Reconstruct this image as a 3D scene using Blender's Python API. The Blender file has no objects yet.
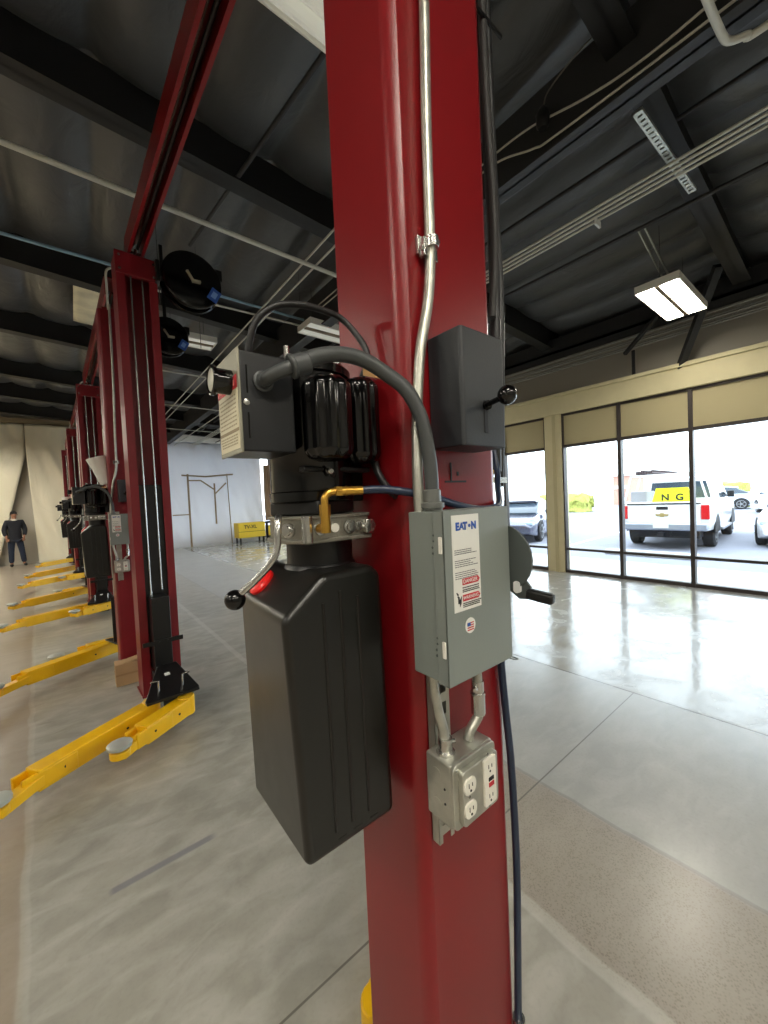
import bpy, bmesh, math, random
from mathutils import Vector, Matrix, noise
random.seed(7)
PI = math.pi
COL = bpy.context.scene.collection
def R(d): return math.radians(d)
def lin(c):
    o = []
    for v in c[:3]:
        v /= 255.0
        o.append(v / 12.92 if v <= .04045 else ((v + .055) / 1.055) ** 2.4)
    return (*o, 1)

# ------------------------------------------------------------------ materials
MATS = {}
def mat(name, rgb, rough=.5, metal=0., bump=0., bscale=40., var=0., vscale=6., coat=0., spec=.5, emit=None, estr=0.):
    if name in MATS: return MATS[name]
    m = bpy.data.materials.new(name); m.use_nodes = True
    nt = m.node_tree; b = nt.nodes['Principled BSDF']
    b.inputs['Base Color'].default_value = lin(rgb)
    b.inputs['Roughness'].default_value = rough
    b.inputs['Metallic'].default_value = metal
    b.inputs['Specular IOR Level'].default_value = spec
    if coat: b.inputs['Coat Weight'].default_value = coat
    if emit:
        b.inputs['Emission Color'].default_value = lin(emit); b.inputs['Emission Strength'].default_value = estr
    tc = nt.nodes.new('ShaderNodeTexCoord')
    n = nt.nodes.new('ShaderNodeTexNoise'); n.inputs['Scale'].default_value = vscale; n.inputs['Detail'].default_value = 5
    nt.links.new(tc.outputs['Object'], n.inputs['Vector'])
    if var:
        r = nt.nodes.new('ShaderNodeMapRange'); r.inputs[1].default_value = .3; r.inputs[2].default_value = .7
        r.inputs[3].default_value = 1 - var; r.inputs[4].default_value = 1 + var
        nt.links.new(n.outputs['Fac'], r.inputs[0])
        mx = nt.nodes.new('ShaderNodeVectorMath'); mx.operation = 'SCALE'
        mx.inputs[0].default_value = lin(rgb)[:3]
        nt.links.new(r.outputs[0], mx.inputs['Scale']); nt.links.new(mx.outputs[0], b.inputs['Base Color'])
    rr = nt.nodes.new('ShaderNodeMapRange'); rr.inputs[3].default_value = max(0, rough - .05); rr.inputs[4].default_value = min(1, rough + .05)
    nt.links.new(n.outputs['Fac'], rr.inputs[0]); nt.links.new(rr.outputs[0], b.inputs['Roughness'])
    if bump:
        n2 = nt.nodes.new('ShaderNodeTexNoise'); n2.inputs['Scale'].default_value = bscale; n2.inputs['Detail'].default_value = 4
        nt.links.new(tc.outputs['Object'], n2.inputs['Vector'])
        bp = nt.nodes.new('ShaderNodeBump'); bp.inputs['Strength'].default_value = bump; bp.inputs['Distance'].default_value = .01
        nt.links.new(n2.outputs['Fac'], bp.inputs['Height']); nt.links.new(bp.outputs['Normal'], b.inputs['Normal'])
    MATS[name] = m
    return m
RED = mat('red_powder_coat', (124, 13, 20), .33, bump=.04, bscale=300, var=.08, vscale=3)
REDD = mat('red_paint_far', (118, 16, 26), .4, var=.1)
BLK = mat('black_paint', (14, 14, 15), .35, bump=.05, bscale=200)
BLKG = mat('black_gloss', (5, 5, 6), .15, spec=.5)
TANK = mat('black_moulded_plastic', (22, 22, 20), .3, var=.06, vscale=20)
BOXB = mat('black_enclosure', (20, 22, 26), .38, bump=.05, bscale=250)
LOCK = mat('charcoal_cover', (42, 45, 49), .42, bump=.05, bscale=250)
GREY = mat('grey_enamel', (126, 133, 129), .42, bump=.05, bscale=260, var=.03)
GREYD = mat('dark_grey_enamel', (78, 85, 84), .45, bump=.05, bscale=260)
GALV = mat('galvanised_steel', (178, 178, 168), .38, .75, bump=.05, bscale=90, var=.15, vscale=30)
STEEL = mat('bright_steel', (190, 190, 186), .25, .95)
CAST = mat('cast_aluminium', (150, 148, 138), .42, .8, bump=.3, bscale=220, var=.1, vscale=40)
BRASS = mat('brass', (205, 160, 70), .3, .9)
COPPER = mat('copper_window', (200, 160, 110), .4, .6)
HOSEG = mat('grey_conduit_rubber', (68, 71, 72), .45, bump=.05)
HOSEB = mat('black_rubber', (24, 24, 26), .45)
HOSEBL = mat('blue_black_hose', (28, 42, 66), .35)
WHITEP = mat('white_plastic', (225, 222, 210), .35)
WHITE = mat('white_paint', (232, 230, 222), .45)
PAPER = mat('white_label', (222, 222, 216), .45)
INK = mat('black_ink', (25, 25, 28), .6)
INKG = mat('grey_ink', (95, 95, 98), .6)
REDL = mat('red_label', (190, 40, 50), .5)
REDCAP = mat('red_cap', (225, 30, 28), .3)
BLUEL = mat('blue_label', (38, 82, 165), .5)
CREAML = mat('cream_label', (215, 208, 180), .5)
YEL = mat('yellow_paint', (240, 185, 10), .33, var=.06, vscale=8)
YELD = mat('yellow_cabinet', (228, 196, 50), .5)
CARD = mat('cardboard', (178, 145, 105), .8, bump=.1, var=.08)
DUCT = mat('white_pipe', (200, 200, 190), .45)
DPIPE = mat('black_pipe', (38, 38, 40), .45)
BEAMM = mat('black_steel_beam', (24, 25, 27), .55, bump=.1, bscale=30)
BRZ = mat('bronze_window_frame', (66, 60, 58), .4, .3)
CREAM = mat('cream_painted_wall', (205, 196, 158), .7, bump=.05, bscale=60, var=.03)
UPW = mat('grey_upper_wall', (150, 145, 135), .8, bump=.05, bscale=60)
SHADE = mat('tan_shade_fabric', (178, 168, 132), .8)
ASPH = mat('asphalt', (132, 134, 146), .9, bump=.2, bscale=60, var=.08, vscale=2)
CONC = mat('sidewalk_concrete', (190, 190, 188), .9, bump=.1, bscale=30, var=.05)
PAINTW = mat('white_road_paint', (240, 240, 236), .8)
TYRE = mat('tyre_rubber', (30, 30, 32), .8)
RIM = mat('alloy_wheel', (170, 172, 175), .3, .8)
CARW = mat('white_car_paint', (235, 236, 238), .2, coat=.5)
CARD_ = mat('dark_grey_car_paint', (82, 86, 104), .2, .3, coat=.6)
CARGL = mat('car_glass', (60, 72, 84), .08)
TAIL = mat('tail_light_red', (200, 30, 36), .2)
HEDGE = mat('hedge_leaves', (165, 170, 85), .8, bump=.6, bscale=8, var=.3, vscale=10)
FOIL = mat('crumpled_foil', (225, 220, 195), .35, .35, bump=1., bscale=5, var=.2, vscale=4)
TAPE = mat('brown_tape', (150, 130, 100), .6)
DENIM = mat('dark_denim', (36, 44, 62), .9)
JACKET = mat('black_jacket', (26, 28, 36), .8)
SKIN = mat('skin', (150, 105, 80), .55)
HAIR = mat('dark_hair', (25, 20, 18), .7)
SHOE = mat('black_shoe', (20, 20, 22), .5)
BRICK = mat('brown_building', (188, 145, 128), .9, var=.1)

def glass_mat():
    m = bpy.data.materials.new('window_glass'); m.use_nodes = True; nt = m.node_tree; nt.nodes.clear()
    o = nt.nodes.new('ShaderNodeOutputMaterial'); t = nt.nodes.new('ShaderNodeBsdfTransparent')
    t.inputs[0].default_value = (.93, .96, .97, 1)
    g = nt.nodes.new('ShaderNodeBsdfGlossy'); g.inputs['Roughness'].default_value = .02
    f = nt.nodes.new('ShaderNodeFresnel'); f.inputs[0].default_value = 1.35
    mx = nt.nodes.new('ShaderNodeMixShader')
    nt.links.new(f.outputs[0], mx.inputs[0]); nt.links.new(t.outputs[0], mx.inputs[1]); nt.links.new(g.outputs[0], mx.inputs[2]); nt.links.new(mx.outputs[0], o.inputs[0])
    return m
GLASS = glass_mat()
def lamp_mat(name, rgb, s):
    return mat(name, (240, 238, 225), .4, emit=rgb, estr=s)
LAMPON = lamp_mat('lit_lamp_diffuser', (255, 248, 232), 20.)
LAMPOFF_GLOW = mat('white_tubes_faint_glow', (226, 226, 216), .4, emit=(235, 235, 222), estr=.1)  # tubes are off; a faint glow is added to lift their white

def vinyl_mat():
    m = bpy.data.materials.new('black_vinyl_insulation'); m.use_nodes = True; nt = m.node_tree; b = nt.nodes['Principled BSDF']
    b.inputs['Base Color'].default_value = lin((76, 78, 80)); b.inputs['Roughness'].default_value = .36
    tc = nt.nodes.new('ShaderNodeTexCoord'); mp = nt.nodes.new('ShaderNodeMapping'); mp.inputs['Scale'].default_value = (1.6, .9, 1)
    nt.links.new(tc.outputs['Object'], mp.inputs[0])
    n = nt.nodes.new('ShaderNodeTexNoise'); n.inputs['Scale'].default_value = 2.2; n.inputs['Detail'].default_value = 4; n.inputs['Distortion'].default_value = .9
    nt.links.new(mp.outputs[0], n.inputs['Vector'])
    bp = nt.nodes.new('ShaderNodeBump'); bp.inputs['Strength'].default_value = .5; bp.inputs['Distance'].default_value = .04
    nt.links.new(n.outputs['Fac'], bp.inputs['Height']); nt.links.new(bp.outputs['Normal'], b.inputs['Normal'])
    return m
VINYL = vinyl_mat()

def sheet_mat(name, rgb, trans):
    m = bpy.data.materials.new(name); m.use_nodes = True; nt = m.node_tree; b = nt.nodes['Principled BSDF']
    b.inputs['Base Color'].default_value = lin(rgb); b.inputs['Roughness'].default_value = .28
    tc = nt.nodes.new('ShaderNodeTexCoord'); mp = nt.nodes.new('ShaderNodeMapping'); mp.inputs['Scale'].default_value = (.9, 1, .6)
    nt.links.new(tc.outputs['Object'], mp.inputs[0])
    n = nt.nodes.new('ShaderNodeTexNoise'); n.inputs['Scale'].default_value = 1.1; n.inputs['Detail'].default_value = 5; n.inputs['Distortion'].default_value = 1.2
    nt.links.new(mp.outputs[0], n.inputs['Vector'])
    bp = nt.nodes.new('ShaderNodeBump'); bp.inputs['Strength'].default_value = .5; bp.inputs['Distance'].default_value = .1
    nt.links.new(n.outputs['Fac'], bp.inputs['Height']); nt.links.new(bp.outputs['Normal'], b.inputs['Normal'])
    if trans:
        tr = nt.nodes.new('ShaderNodeBsdfTranslucent'); tr.inputs[0].default_value = lin(rgb); mx = nt.nodes.new('ShaderNodeMixShader'); mx.inputs[0].default_value = trans
        nt.links.new(bp.outputs['Normal'], tr.inputs['Normal'])
        nt.links.new(b.outputs[0], mx.inputs[1]); nt.links.new(tr.outputs[0], mx.inputs[2]); nt.links.new(mx.outputs[0], nt.nodes['Material Output'].inputs[0])
    return m
SHEETC = sheet_mat('cream_plastic_sheeting', (238, 231, 206), 0)
SHEETW = sheet_mat('white_plastic_sheeting', (236, 238, 242), .22)

# --- polished concrete floor: panels, joints and an exposed aggregate strip (object coordinates = metres)
def floor_mat():
    m = bpy.data.materials.new('polished_concrete_floor'); m.use_nodes = True; nt = m.node_tree; b = nt.nodes['Principled BSDF']
    L = nt.links
    tc = nt.nodes.new('ShaderNodeTexCoord'); sp = nt.nodes.new('ShaderNodeSeparateXYZ'); L.new(tc.outputs['Object'], sp.inputs[0])
    wob = nt.nodes.new('ShaderNodeTexNoise'); wob.inputs['Scale'].default_value = 3.; L.new(tc.outputs['Object'], wob.inputs['Vector'])
    def M(op, a, bb=None, c=None):
        n = nt.nodes.new('ShaderNodeMath'); n.operation = op
        for i, v in enumerate((a, bb, c)):
            if v is None: continue
            if isinstance(v, (int, float)): n.inputs[i].default_value = v
            else: L.new(v, n.inputs[i])
        return n.outputs[0]
    def MR(v, a, b2, c, d):
        n = nt.nodes.new('ShaderNodeMapRange'); L.new(v, n.inputs[0])
        for i, q in enumerate((a, b2, c, d)): n.inputs[i + 1].default_value = q
        return n.outputs[0]
    def mix(f, a, c):
        n = nt.nodes.new('ShaderNodeMix'); n.data_type = 'RGBA'
        if isinstance(f, float): n.inputs[0].default_value = f
        else: L.new(f, n.inputs[0])
        for i, v in ((6, a), (7, c)):
            if isinstance(v, tuple): n.inputs[i].default_value = v
            else: L.new(v, n.inputs[i])
        return n.outputs[2]
    X, Y = sp.outputs[0], sp.outputs[1]
    Xw = M('ADD', X, M('MULTIPLY', M('SUBTRACT', wob.outputs['Fac'], .5), .05))
    def noise_(scale, detail=5, dist=0., vec=None):
        n = nt.nodes.new('ShaderNodeTexNoise'); n.inputs['Scale'].default_value = scale; n.inputs['Detail'].default_value = detail; n.inputs['Distortion'].default_value = dist
        L.new(vec or tc.outputs['Object'], n.inputs['Vector']); return n.outputs['Fac']
    big = noise_(2.2, 8, .6); mid = noise_(14, 6, .4); fine = noise_(60, 3)
    base = mix(MR(big, .3, .7, 0, 1), lin((136, 134, 124)), lin((166, 163, 152)))
    base = mix(M('MULTIPLY', MR(mid, .2, .8, 0, 1), .25), base, lin((176, 174, 166)))
    # scuffs
    mp = nt.nodes.new('ShaderNodeMapping'); mp.inputs['Rotation'].default_value = (0, 0, .6); mp.inputs['Scale'].default_value = (1, 2.2, 1); L.new(tc.outputs['Object'], mp.inputs[0])
    sc = noise_(4.5, 9, .6, mp.outputs[0])
    base = mix(M('MULTIPLY', MR(sc, .4, .8, 0, 1), .5), base, lin((205, 203, 196)))
    Xl = M('ADD', Xw, M('MULTIPLY', Y, .055))
    left = MR(Xl, -.12, -.15, 0, 1)
    base = mix(M('MULTIPLY', left, .65), base, lin((150, 132, 112)))
    # aggregate strip
    vor = nt.nodes.new('ShaderNodeTexVoronoi'); vor.inputs['Scale'].default_value = 120; L.new(tc.outputs['Object'], vor.inputs['Vector'])
    agg = mix(MR(vor.outputs['Distance'], .1, .5, 0, 1), lin((112, 100, 88)), lin((150, 141, 128)))
    agg = mix(M('MULTIPLY', MR(mid, .4, .65, 0, 1), .5), agg, lin((150, 140, 128)))
    inagg = M('MULTIPLY', MR(Xw, 1.27, 1.30, 0, 1), MR(Xw, 1.93, 1.90, 0, 1))
    inagg = M('MULTIPLY', inagg, MR(Y, 1.9, 3.6, 1, .25))
    base = mix(M('MULTIPLY', inagg, .75), base, agg)
    cen = M('MULTIPLY', MR(Xw, 1.9, 1.93, 0, 1), 1.)
    base = mix(M('MULTIPLY', cen, .5), base, lin((166, 169, 171)))
    # joints
    def line(v, at, w):
        return MR(M('ABSOLUTE', M('SUBTRACT', v, at)), w, w * 1.6, 1, 0)
    j = line(X, 3.33, .007)
    for at in (7.0,):
        j = M('MAXIMUM', j, M('MULTIPLY', line(X, at, .006), .6))
    for at in (1.13, 6.2, 11.2, -3.9):
        j = M('MAXIMUM', j, M('MULTIPLY', line(Y, at, .003), MR(X, 3.33, 3.34, 1, 0)))
    j = M('MAXIMUM', j, M('MULTIPLY', line(Xw, 1.92, .008), .35))
    base = mix(M('MULTIPLY', j, .75), base, lin((84, 80, 74)))
    base = mix(M('MULTIPLY', line(Xl, -.125, .012), .2), base, lin((200, 198, 190)))
    wl = M('MULTIPLY', line(Xw, 1.285, .02), .35)
    base = mix(wl, base, lin((205, 203, 196)))
    # blue-grey scuffed line on the floor
    mk = M('MULTIPLY', MR(M('ABSOLUTE', M('SUBTRACT', Y, 1.99)), .012, .022, 1, 0), M('MULTIPLY', MR(X, .02, .04, 0, 1), MR(X, .42, .46, 1, 0)))
    base = mix(M('MULTIPLY', mk, .7), base, lin((112, 114, 124)))
    base = mix(M('MULTIPLY', MR(fine, .5, .75, 0, 1), .12), base, lin((110, 104, 96)))
    L.new(base, b.inputs['Base Color'])
    gl = MR(X, 3.3, 3.36, 0, 1)
    rgh = M('ADD', MR(gl, 0, 1, .30, .12), M('MULTIPLY', M('SUBTRACT', mid, .5), .08))
    rgh = M('ADD', rgh, M('MULTIPLY', inagg, .06))
    rgh = M('ADD', rgh, M('MULTIPLY', gl, M('MULTIPLY', MR(noise_(2.6, 7, 1.0), .48, .62, 0, 1), .16)))
    L.new(M('MAXIMUM', rgh, .06), b.inputs['Roughness'])
    b.inputs['Coat Weight'].default_value = .18; b.inputs['Coat Roughness'].default_value = .2
    mp2 = nt.nodes.new('ShaderNodeMapping'); mp2.inputs['Rotation'].default_value = (0, 0, 1.1); mp2.inputs['Scale'].default_value = (1, 2.5, 1); L.new(tc.outputs['Object'], mp2.inputs[0])
    und = noise_(3.2, 6, .8, mp2.outputs[0])
    bp = nt.nodes.new('ShaderNodeBump'); bp.inputs['Strength'].default_value = .15; bp.inputs['Distance'].default_value = .01
    L.new(M('ADD', M('MULTIPLY', und, MR(X, 3.3, 3.36, .25, 1.6)), M('MULTIPLY', j, -.6)), bp.inputs['Height']); L.new(bp.outputs['Normal'], b.inputs['Normal'])
    return m
FLOORM = floor_mat()

# ------------------------------------------------------------------ geometry helpers
def rootmat(o):
    while o.parent: o = o.parent
    return Matrix.Translation(o.location) @ o.rotation_euler.to_matrix().to_4x4()
KEEP = {'window_frame', 'fine_print', 'lettering', 'header_lettering', 'rim', 'pictogram', 'post', 'housing', 'window_pane', 'ladder_rack', 'wheel', 'outer', 'arm_plate', 'channel', 'label_mark', 'window_band'}
def islands(bm):
    bm.verts.ensure_lookup_table(); seen = set(); out = []
    for v in bm.verts:
        if v.index in seen: continue
        st = [v]; seen.add(v.index); isl = []
        while st:
            q = st.pop(); isl.append(q)
            for e in q.link_edges:
                w_ = e.other_vert(q)
                if w_.index not in seen: seen.add(w_.index); st.append(w_)
        lo = Vector([min(p.co[i] for p in isl) for i in range(3)]); hi = Vector([max(p.co[i] for p in isl) for i in range(3)])
        out.append([isl, lo, hi])
    grew = True
    while grew:
        grew = False
        for i in range(len(out)):
            for j in range(i + 1, len(out)):
                if all(out[i][1][k] <= out[j][2][k] + .0004 and out[j][1][k] <= out[i][2][k] + .0004 for k in range(3)):
                    a, b = out[i], out.pop(j); a[0] += b[0]
                    a[1] = Vector([min(a[1][k], b[1][k]) for k in range(3)]); a[2] = Vector([max(a[2][k], b[2][k]) for k in range(3)])
                    grew = True; break
            if grew: break
    return out
def obj(name, bm, m, parent=None, world=False, **kw):
    """one mesh object; pieces of a part that stand apart become parts of their own"""
    if parent is not None and name not in KEEP:
        bm.verts.index_update(); isl = islands(bm)
        if len(isl) > 1:
            first = None
            for g, _, _ in isl:
                ids = {v.index for v in g}; nb = bm.copy(); nb.verts.ensure_lookup_table()
                bmesh.ops.delete(nb, geom=[v for v in nb.verts if v.index not in ids], context='VERTS')
                o = obj1(name, nb, m, parent, world, **kw); first = first or o
            bm.free(); return first
    return obj1(name, bm, m, parent, world, **kw)
def obj1(name, bm, m, parent=None, world=False, bevel=0., smooth=False, label=None, seg=2):
    if world and parent: bm.transform(rootmat(parent).inverted())
    bmesh.ops.recalc_face_normals(bm, faces=bm.faces)
    me = bpy.data.meshes.new(name); bm.to_mesh(me); bm.free()
    me.materials.append(m)
    if smooth:
        for p in me.polygons: p.use_smooth = True
        if smooth != 'all':
            try: me.set_sharp_from_angle(angle=R(38))
            except Exception: pass
    o = bpy.data.objects.new(name, me); COL.objects.link(o)
    if parent: o.parent = parent
    if bevel:
        md = o.modifiers.new('bevel', 'BEVEL'); md.width = bevel; md.segments = seg; md.limit_method = 'ANGLE'; md.angle_limit = R(35)
        md.harden_normals = False
        for p in me.polygons: p.use_smooth = True
        try: me.set_sharp_from_angle(angle=R(50))
        except Exception: pass
        if bevel and not smooth:
            wn = o.modifiers.new('wn', 'WEIGHTED_NORMAL'); wn.keep_sharp = True
    if label: o['label'] = label
    return o
def thing(name, label, cat, loc=(0, 0, 0), rz=0., group=None):
    o = bpy.data.objects.new(name, None); COL.objects.link(o); o.empty_display_size = .1
    o.location = loc; o.rotation_euler = (0, 0, rz); o['label'] = label; o['category'] = cat
    if group: o['group'] = group
    return o
def tag(o, label, cat, group=None, kind=None):
    o['label'] = label; o['category'] = cat
    if group: o['group'] = group
    if kind: o['kind'] = kind
    return o
def struct(o):
    o['kind'] = 'structure'; return o
def copy_tree(o, parent=None, loc=None, rz=None, label=None, group=None, name=None):
    c = o.copy(); COL.objects.link(c); c.parent = parent
    if name: c.name = name
    if loc is not None: c.location = loc
    if rz is not None: c.rotation_euler = (0, 0, rz)
    if label: c['label'] = label
    if group: c['group'] = group
    for ch in [x for x in bpy.data.objects if x.parent == o]: copy_tree(ch, c)
    return c
def NB(): return bmesh.new()
def box(bm, x0, x1, y0, y1, z0, z1, M=None):
    vs = [bm.verts.new(Vector(p)) for p in ((x0, y0, z0), (x1, y0, z0), (x1, y1, z0), (x0, y1, z0), (x0, y0, z1), (x1, y0, z1), (x1, y1, z1), (x0, y1, z1))]
    if M:
        for v in vs: v.co = M @ v.co
    for f in ((0, 3, 2, 1), (4, 5, 6, 7), (0, 1, 5, 4), (1, 2, 6, 5), (2, 3, 7, 6), (3, 0, 4, 7)): bm.faces.new([vs[i] for i in f])
    return bm
def B(*a, **k): return box(NB(), *a, **k)
def frame_of(d):
    d = Vector(d).normalized(); u = Vector((0, 0, 1)) if abs(d.z) < .9 else Vector((1, 0, 0))
    a = d.cross(u).normalized(); b = d.cross(a).normalized(); return a, b
def cyl(bm, p0, p1, r0, r1=None, seg=24, caps=True):
    p0, p1 = Vector(p0), Vector(p1); r1 = r0 if r1 is None else r1
    a, b = frame_of(p1 - p0)
    A = [bm.verts.new(p0 + (a * math.cos(t) + b * math.sin(t)) * r0) for t in [2 * PI * i / seg for i in range(seg)]]
    C = [bm.verts.new(p1 + (a * math.cos(t) + b * math.sin(t)) * r1) for t in [2 * PI * i / seg for i in range(seg)]]
    for i in range(seg): bm.faces.new((A[i], A[(i + 1) % seg], C[(i + 1) % seg], C[i]))
    if caps: bm.faces.new(A[::-1]); bm.faces.new(C)
    return bm
def lathe(bm, c, axis, prof, seg=32):   # prof: (t along axis, r)
    c = Vector(c); ax = Vector(axis).normalized(); a, b = frame_of(ax); rings = []
    for t, r in prof:
        rings.append([bm.verts.new(c + ax * t + (a * math.cos(q) + b * math.sin(q)) * max(r, 1e-4)) for q in [2 * PI * i / seg for i in range(seg)]])
    for A, C in zip(rings, rings[1:]):
        for i in range(seg): bm.faces.new((A[i], A[(i + 1) % seg], C[(i + 1) % seg], C[i]))
    bm.faces.new(rings[0][::-1]); bm.faces.new(rings[-1]); return bm
def smooth_path(pts, n=8):
    P = [Vector(p) for p in pts]; P = [P[0] * 2 - P[1]] + P + [P[-1] * 2 - P[-2]]; out = []
    for i in range(1, len(P) - 2):
        for k in range(n):
            t = k / n
            out.append(.5 * ((2 * P[i]) + (-P[i - 1] + P[i + 1]) * t + (2 * P[i - 1] - 5 * P[i] + 4 * P[i + 1] - P[i + 2]) * t * t + (-P[i - 1] + 3 * P[i] - 3 * P[i + 1] + P[i + 2]) * t ** 3))
    out.append(P[-2]); return out
def tube(bm, pts, r, seg=14, n=8, smooth=True):
    P = smooth_path(pts, n) if smooth and len(pts) > 2 else [Vector(p) for p in pts]
    rings = []; a = None
    for i, p in enumerate(P):
        d = (P[min(i + 1, len(P) - 1)] - P[max(i - 1, 0)]).normalized()
        if a is None: a, _ = frame_of(d)
        a = (a - d * a.dot(d)).normalized(); b = d.cross(a)
        rings.append([bm.verts.new(p + (a * math.cos(q) + b * math.sin(q)) * r) for q in [2 * PI * k / seg for k in range(seg)]])
    for A, C in zip(rings, rings[1:]):
        for i in range(seg): bm.faces.new((A[i], A[(i + 1) % seg], C[(i + 1) % seg], C[i]))
    bm.faces.new(rings[0][::-1]); bm.faces.new(rings[-1]); return bm
def prism(bm, poly, h0, h1, plane='XY'):  # poly extruded along the third axis
    def P(u, v, h): return {'XY': (u, v, h), 'XZ': (u, h, v), 'YZ': (h, u, v)}[plane]
    A = [bm.verts.new(P(u, v, h0)) for u, v in poly]; C = [bm.verts.new(P(u, v, h1)) for u, v in poly]
    n = len(poly)
    for i in range(n): bm.faces.new((A[i], A[(i + 1) % n], C[(i + 1) % n], C[i]))
    bm.faces.new(A[::-1]); bm.faces.new(C); return bm
def ball(bm, c, r, u=20, v=14, s=(1, 1, 1)):
    M = Matrix.Translation(c) @ Matrix.Diagonal((r * s[0], r * s[1], r * s[2], 1)); bmesh.ops.create_uvsphere(bm, u_segments=u, v_segments=v, radius=1, matrix=M); return bm
def bar(bm, p0, p1, w, h, roll_up=(0, 0, 1)):
    p0, p1 = Vector(p0), Vector(p1); d = (p1 - p0); L = d.length; d.normalize(); u = Vector(roll_up)
    if abs(d.dot(u)) > .95: u = Vector((0, 1, 0))
    s = d.cross(u).normalized(); u = s.cross(d)
    M = Matrix((( d.x, s.x, u.x, p0.x), (d.y, s.y, u.y, p0.y), (d.z, s.z, u.z, p0.z), (0, 0, 0, 1)))
    return box(bm, 0, L, -w / 2, w / 2, -h / 2, h / 2, M)
def text(body, size, m, parent, M, depth=.0002, name='lettering', bold=0.):
    cu = bpy.data.curves.new(name, 'FONT'); cu.body = body; cu.size = size; cu.extrude = depth; cu.align_x = 'CENTER'; cu.align_y = 'CENTER'; cu.offset = bold
    t = bpy.data.objects.new('tmp', cu); COL.objects.link(t)
    dg = bpy.context.evaluated_depsgraph_get(); me = bpy.data.meshes.new_from_object(t.evaluated_get(dg))
    bpy.data.objects.remove(t); me.name = name
    if parent: M = rootmat(parent).inverted() @ M
    me.transform(M); me.materials.clear(); me.materials.append(m)
    o = bpy.data.objects.new(name, me); COL.objects.link(o); o.parent = parent; return o
FACEY = Matrix.Rotation(PI / 2, 4, 'X')                              # reads from -Y side
def at_y(x, y, z): return Matrix.Translation((x, y, z)) @ FACEY
FACEX = Matrix.Rotation(-PI / 2, 4, 'Z') @ Matrix.Rotation(PI / 2, 4, 'X')   # reads from -X side
def at_x(x, y, z): return Matrix.Translation((x, y, z)) @ FACEX

# ------------------------------------------------------------------ the building
def zc(x): return 5.0 - .06 * x
XL, XR, YB, YF = -8.0, 7.6, -5.0, 17.5
fl = struct(obj('floor', B(XL, XR, YB, YF, -.12, 0), FLOORM))
BEAMY = [-1.7, 1.0, 3.7, 6.6, 9.1, 12.0, 14.2, 16.5]
def ceil_mesh():
    bm = NB(); nx, ny = 260, 300; sp = .72; grid = []
    edges = [YB] + BEAMY + [YF]
    for j in range(ny + 1):
        y = YB + (YF - YB) * j / ny
        k = max(i for i in range(len(edges)) if edges[i] <= y + 1e-6); k = min(k, len(edges) - 2)
        v = (y - edges[k]) / (edges[k + 1] - edges[k]); sv = max(0, math.sin(PI * v)) ** .35
        row = []
        for i in range(nx + 1):
            x = XL + (XR - XL) * i / nx
            u = ((x - .31 + .05 * math.sin(y * .7)) / sp) % 1.0
            s = max(0, 4 * u * (1 - u)) ** .6
            w = noise.noise(Vector((x * 2.2, y * .8, 3))) * .02
            row.append(bm.verts.new((x, y, zc(x) + .14 - (.15 + w) * s * (.35 + .65 * sv) - .06 * sv)))
        grid.append(row)
    for j in range(ny):
        for i in range(nx): bm.faces.new((grid[j][i], grid[j + 1][i], grid[j + 1][i + 1], grid[j][i + 1]))
    return bm
struct(obj('ceiling', ceil_mesh(), VINYL, smooth='all'))
# roof beams (structure of the hall)
for i, y in enumerate(BEAMY):
    bm = NB()
    dip = .3
    prism(bm, [(XL, zc(XL) - dip), (XR - .1, zc(XR) - dip), (XR - .1, zc(XR) + .1), (XL, zc(XL) + .1)], y - .012, y + .012, 'XZ')
    prism(bm, [(XL, zc(XL) - dip), (XR - .1, zc(XR) - dip), (XR - .1, zc(XR) - dip + .02), (XL, zc(XL) - dip + .02)], y - .09, y + .09, 'XZ')
    o = struct(obj('trim_%d' % (i + 1), bm, BEAMM)); o['label'] = 'black steel roof beam crossing the hall'
bm = NB()
gz = 4.17
box(bm, 3.0, 3.02, YB, YF, gz, gz + .56); box(bm, 2.93, 3.09, YB, YF, gz, gz + .02); 
struct(obj('trim_9', bm, mat('grey_black_girder', (50, 52, 55), .6)))['label'] = 'large black girder running the length of the hall'
# walls
HX = 7.5
def wall_right():
    bm = NB()
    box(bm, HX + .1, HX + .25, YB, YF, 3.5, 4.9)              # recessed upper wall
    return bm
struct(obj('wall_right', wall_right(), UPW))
BANKS = [(-3.37, 3.69, 7), (4.03, 7.95, 4), (8.3, 12.2, 4), (12.55, 16.45, 4)]
bm = NB()
edges = [YB] + [v for b in BANKS for v in b[:2]] + [YF]
for a, b in zip(edges[0::2], edges[1::2]): box(bm, HX - .03, HX + .22, a, b, 0, 3.11)
box(bm, HX - .06, HX + .24, YB, YF, 3.11, 3.50)
box(bm, HX - .10, HX + .24, YB, YF, 3.44, 3.50)
struct(obj('wall_right_header', bm, CREAM, bevel=.006)).name = 'trim_10'
bm = NB()
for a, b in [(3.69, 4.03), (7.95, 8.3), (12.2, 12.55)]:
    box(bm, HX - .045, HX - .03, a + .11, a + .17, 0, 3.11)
struct(obj('trim_11', bm, mat('cream_painted_shade', (188, 178, 140), .7)))  # raised strips; the shade of a reveal is put into the darker cream
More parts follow.
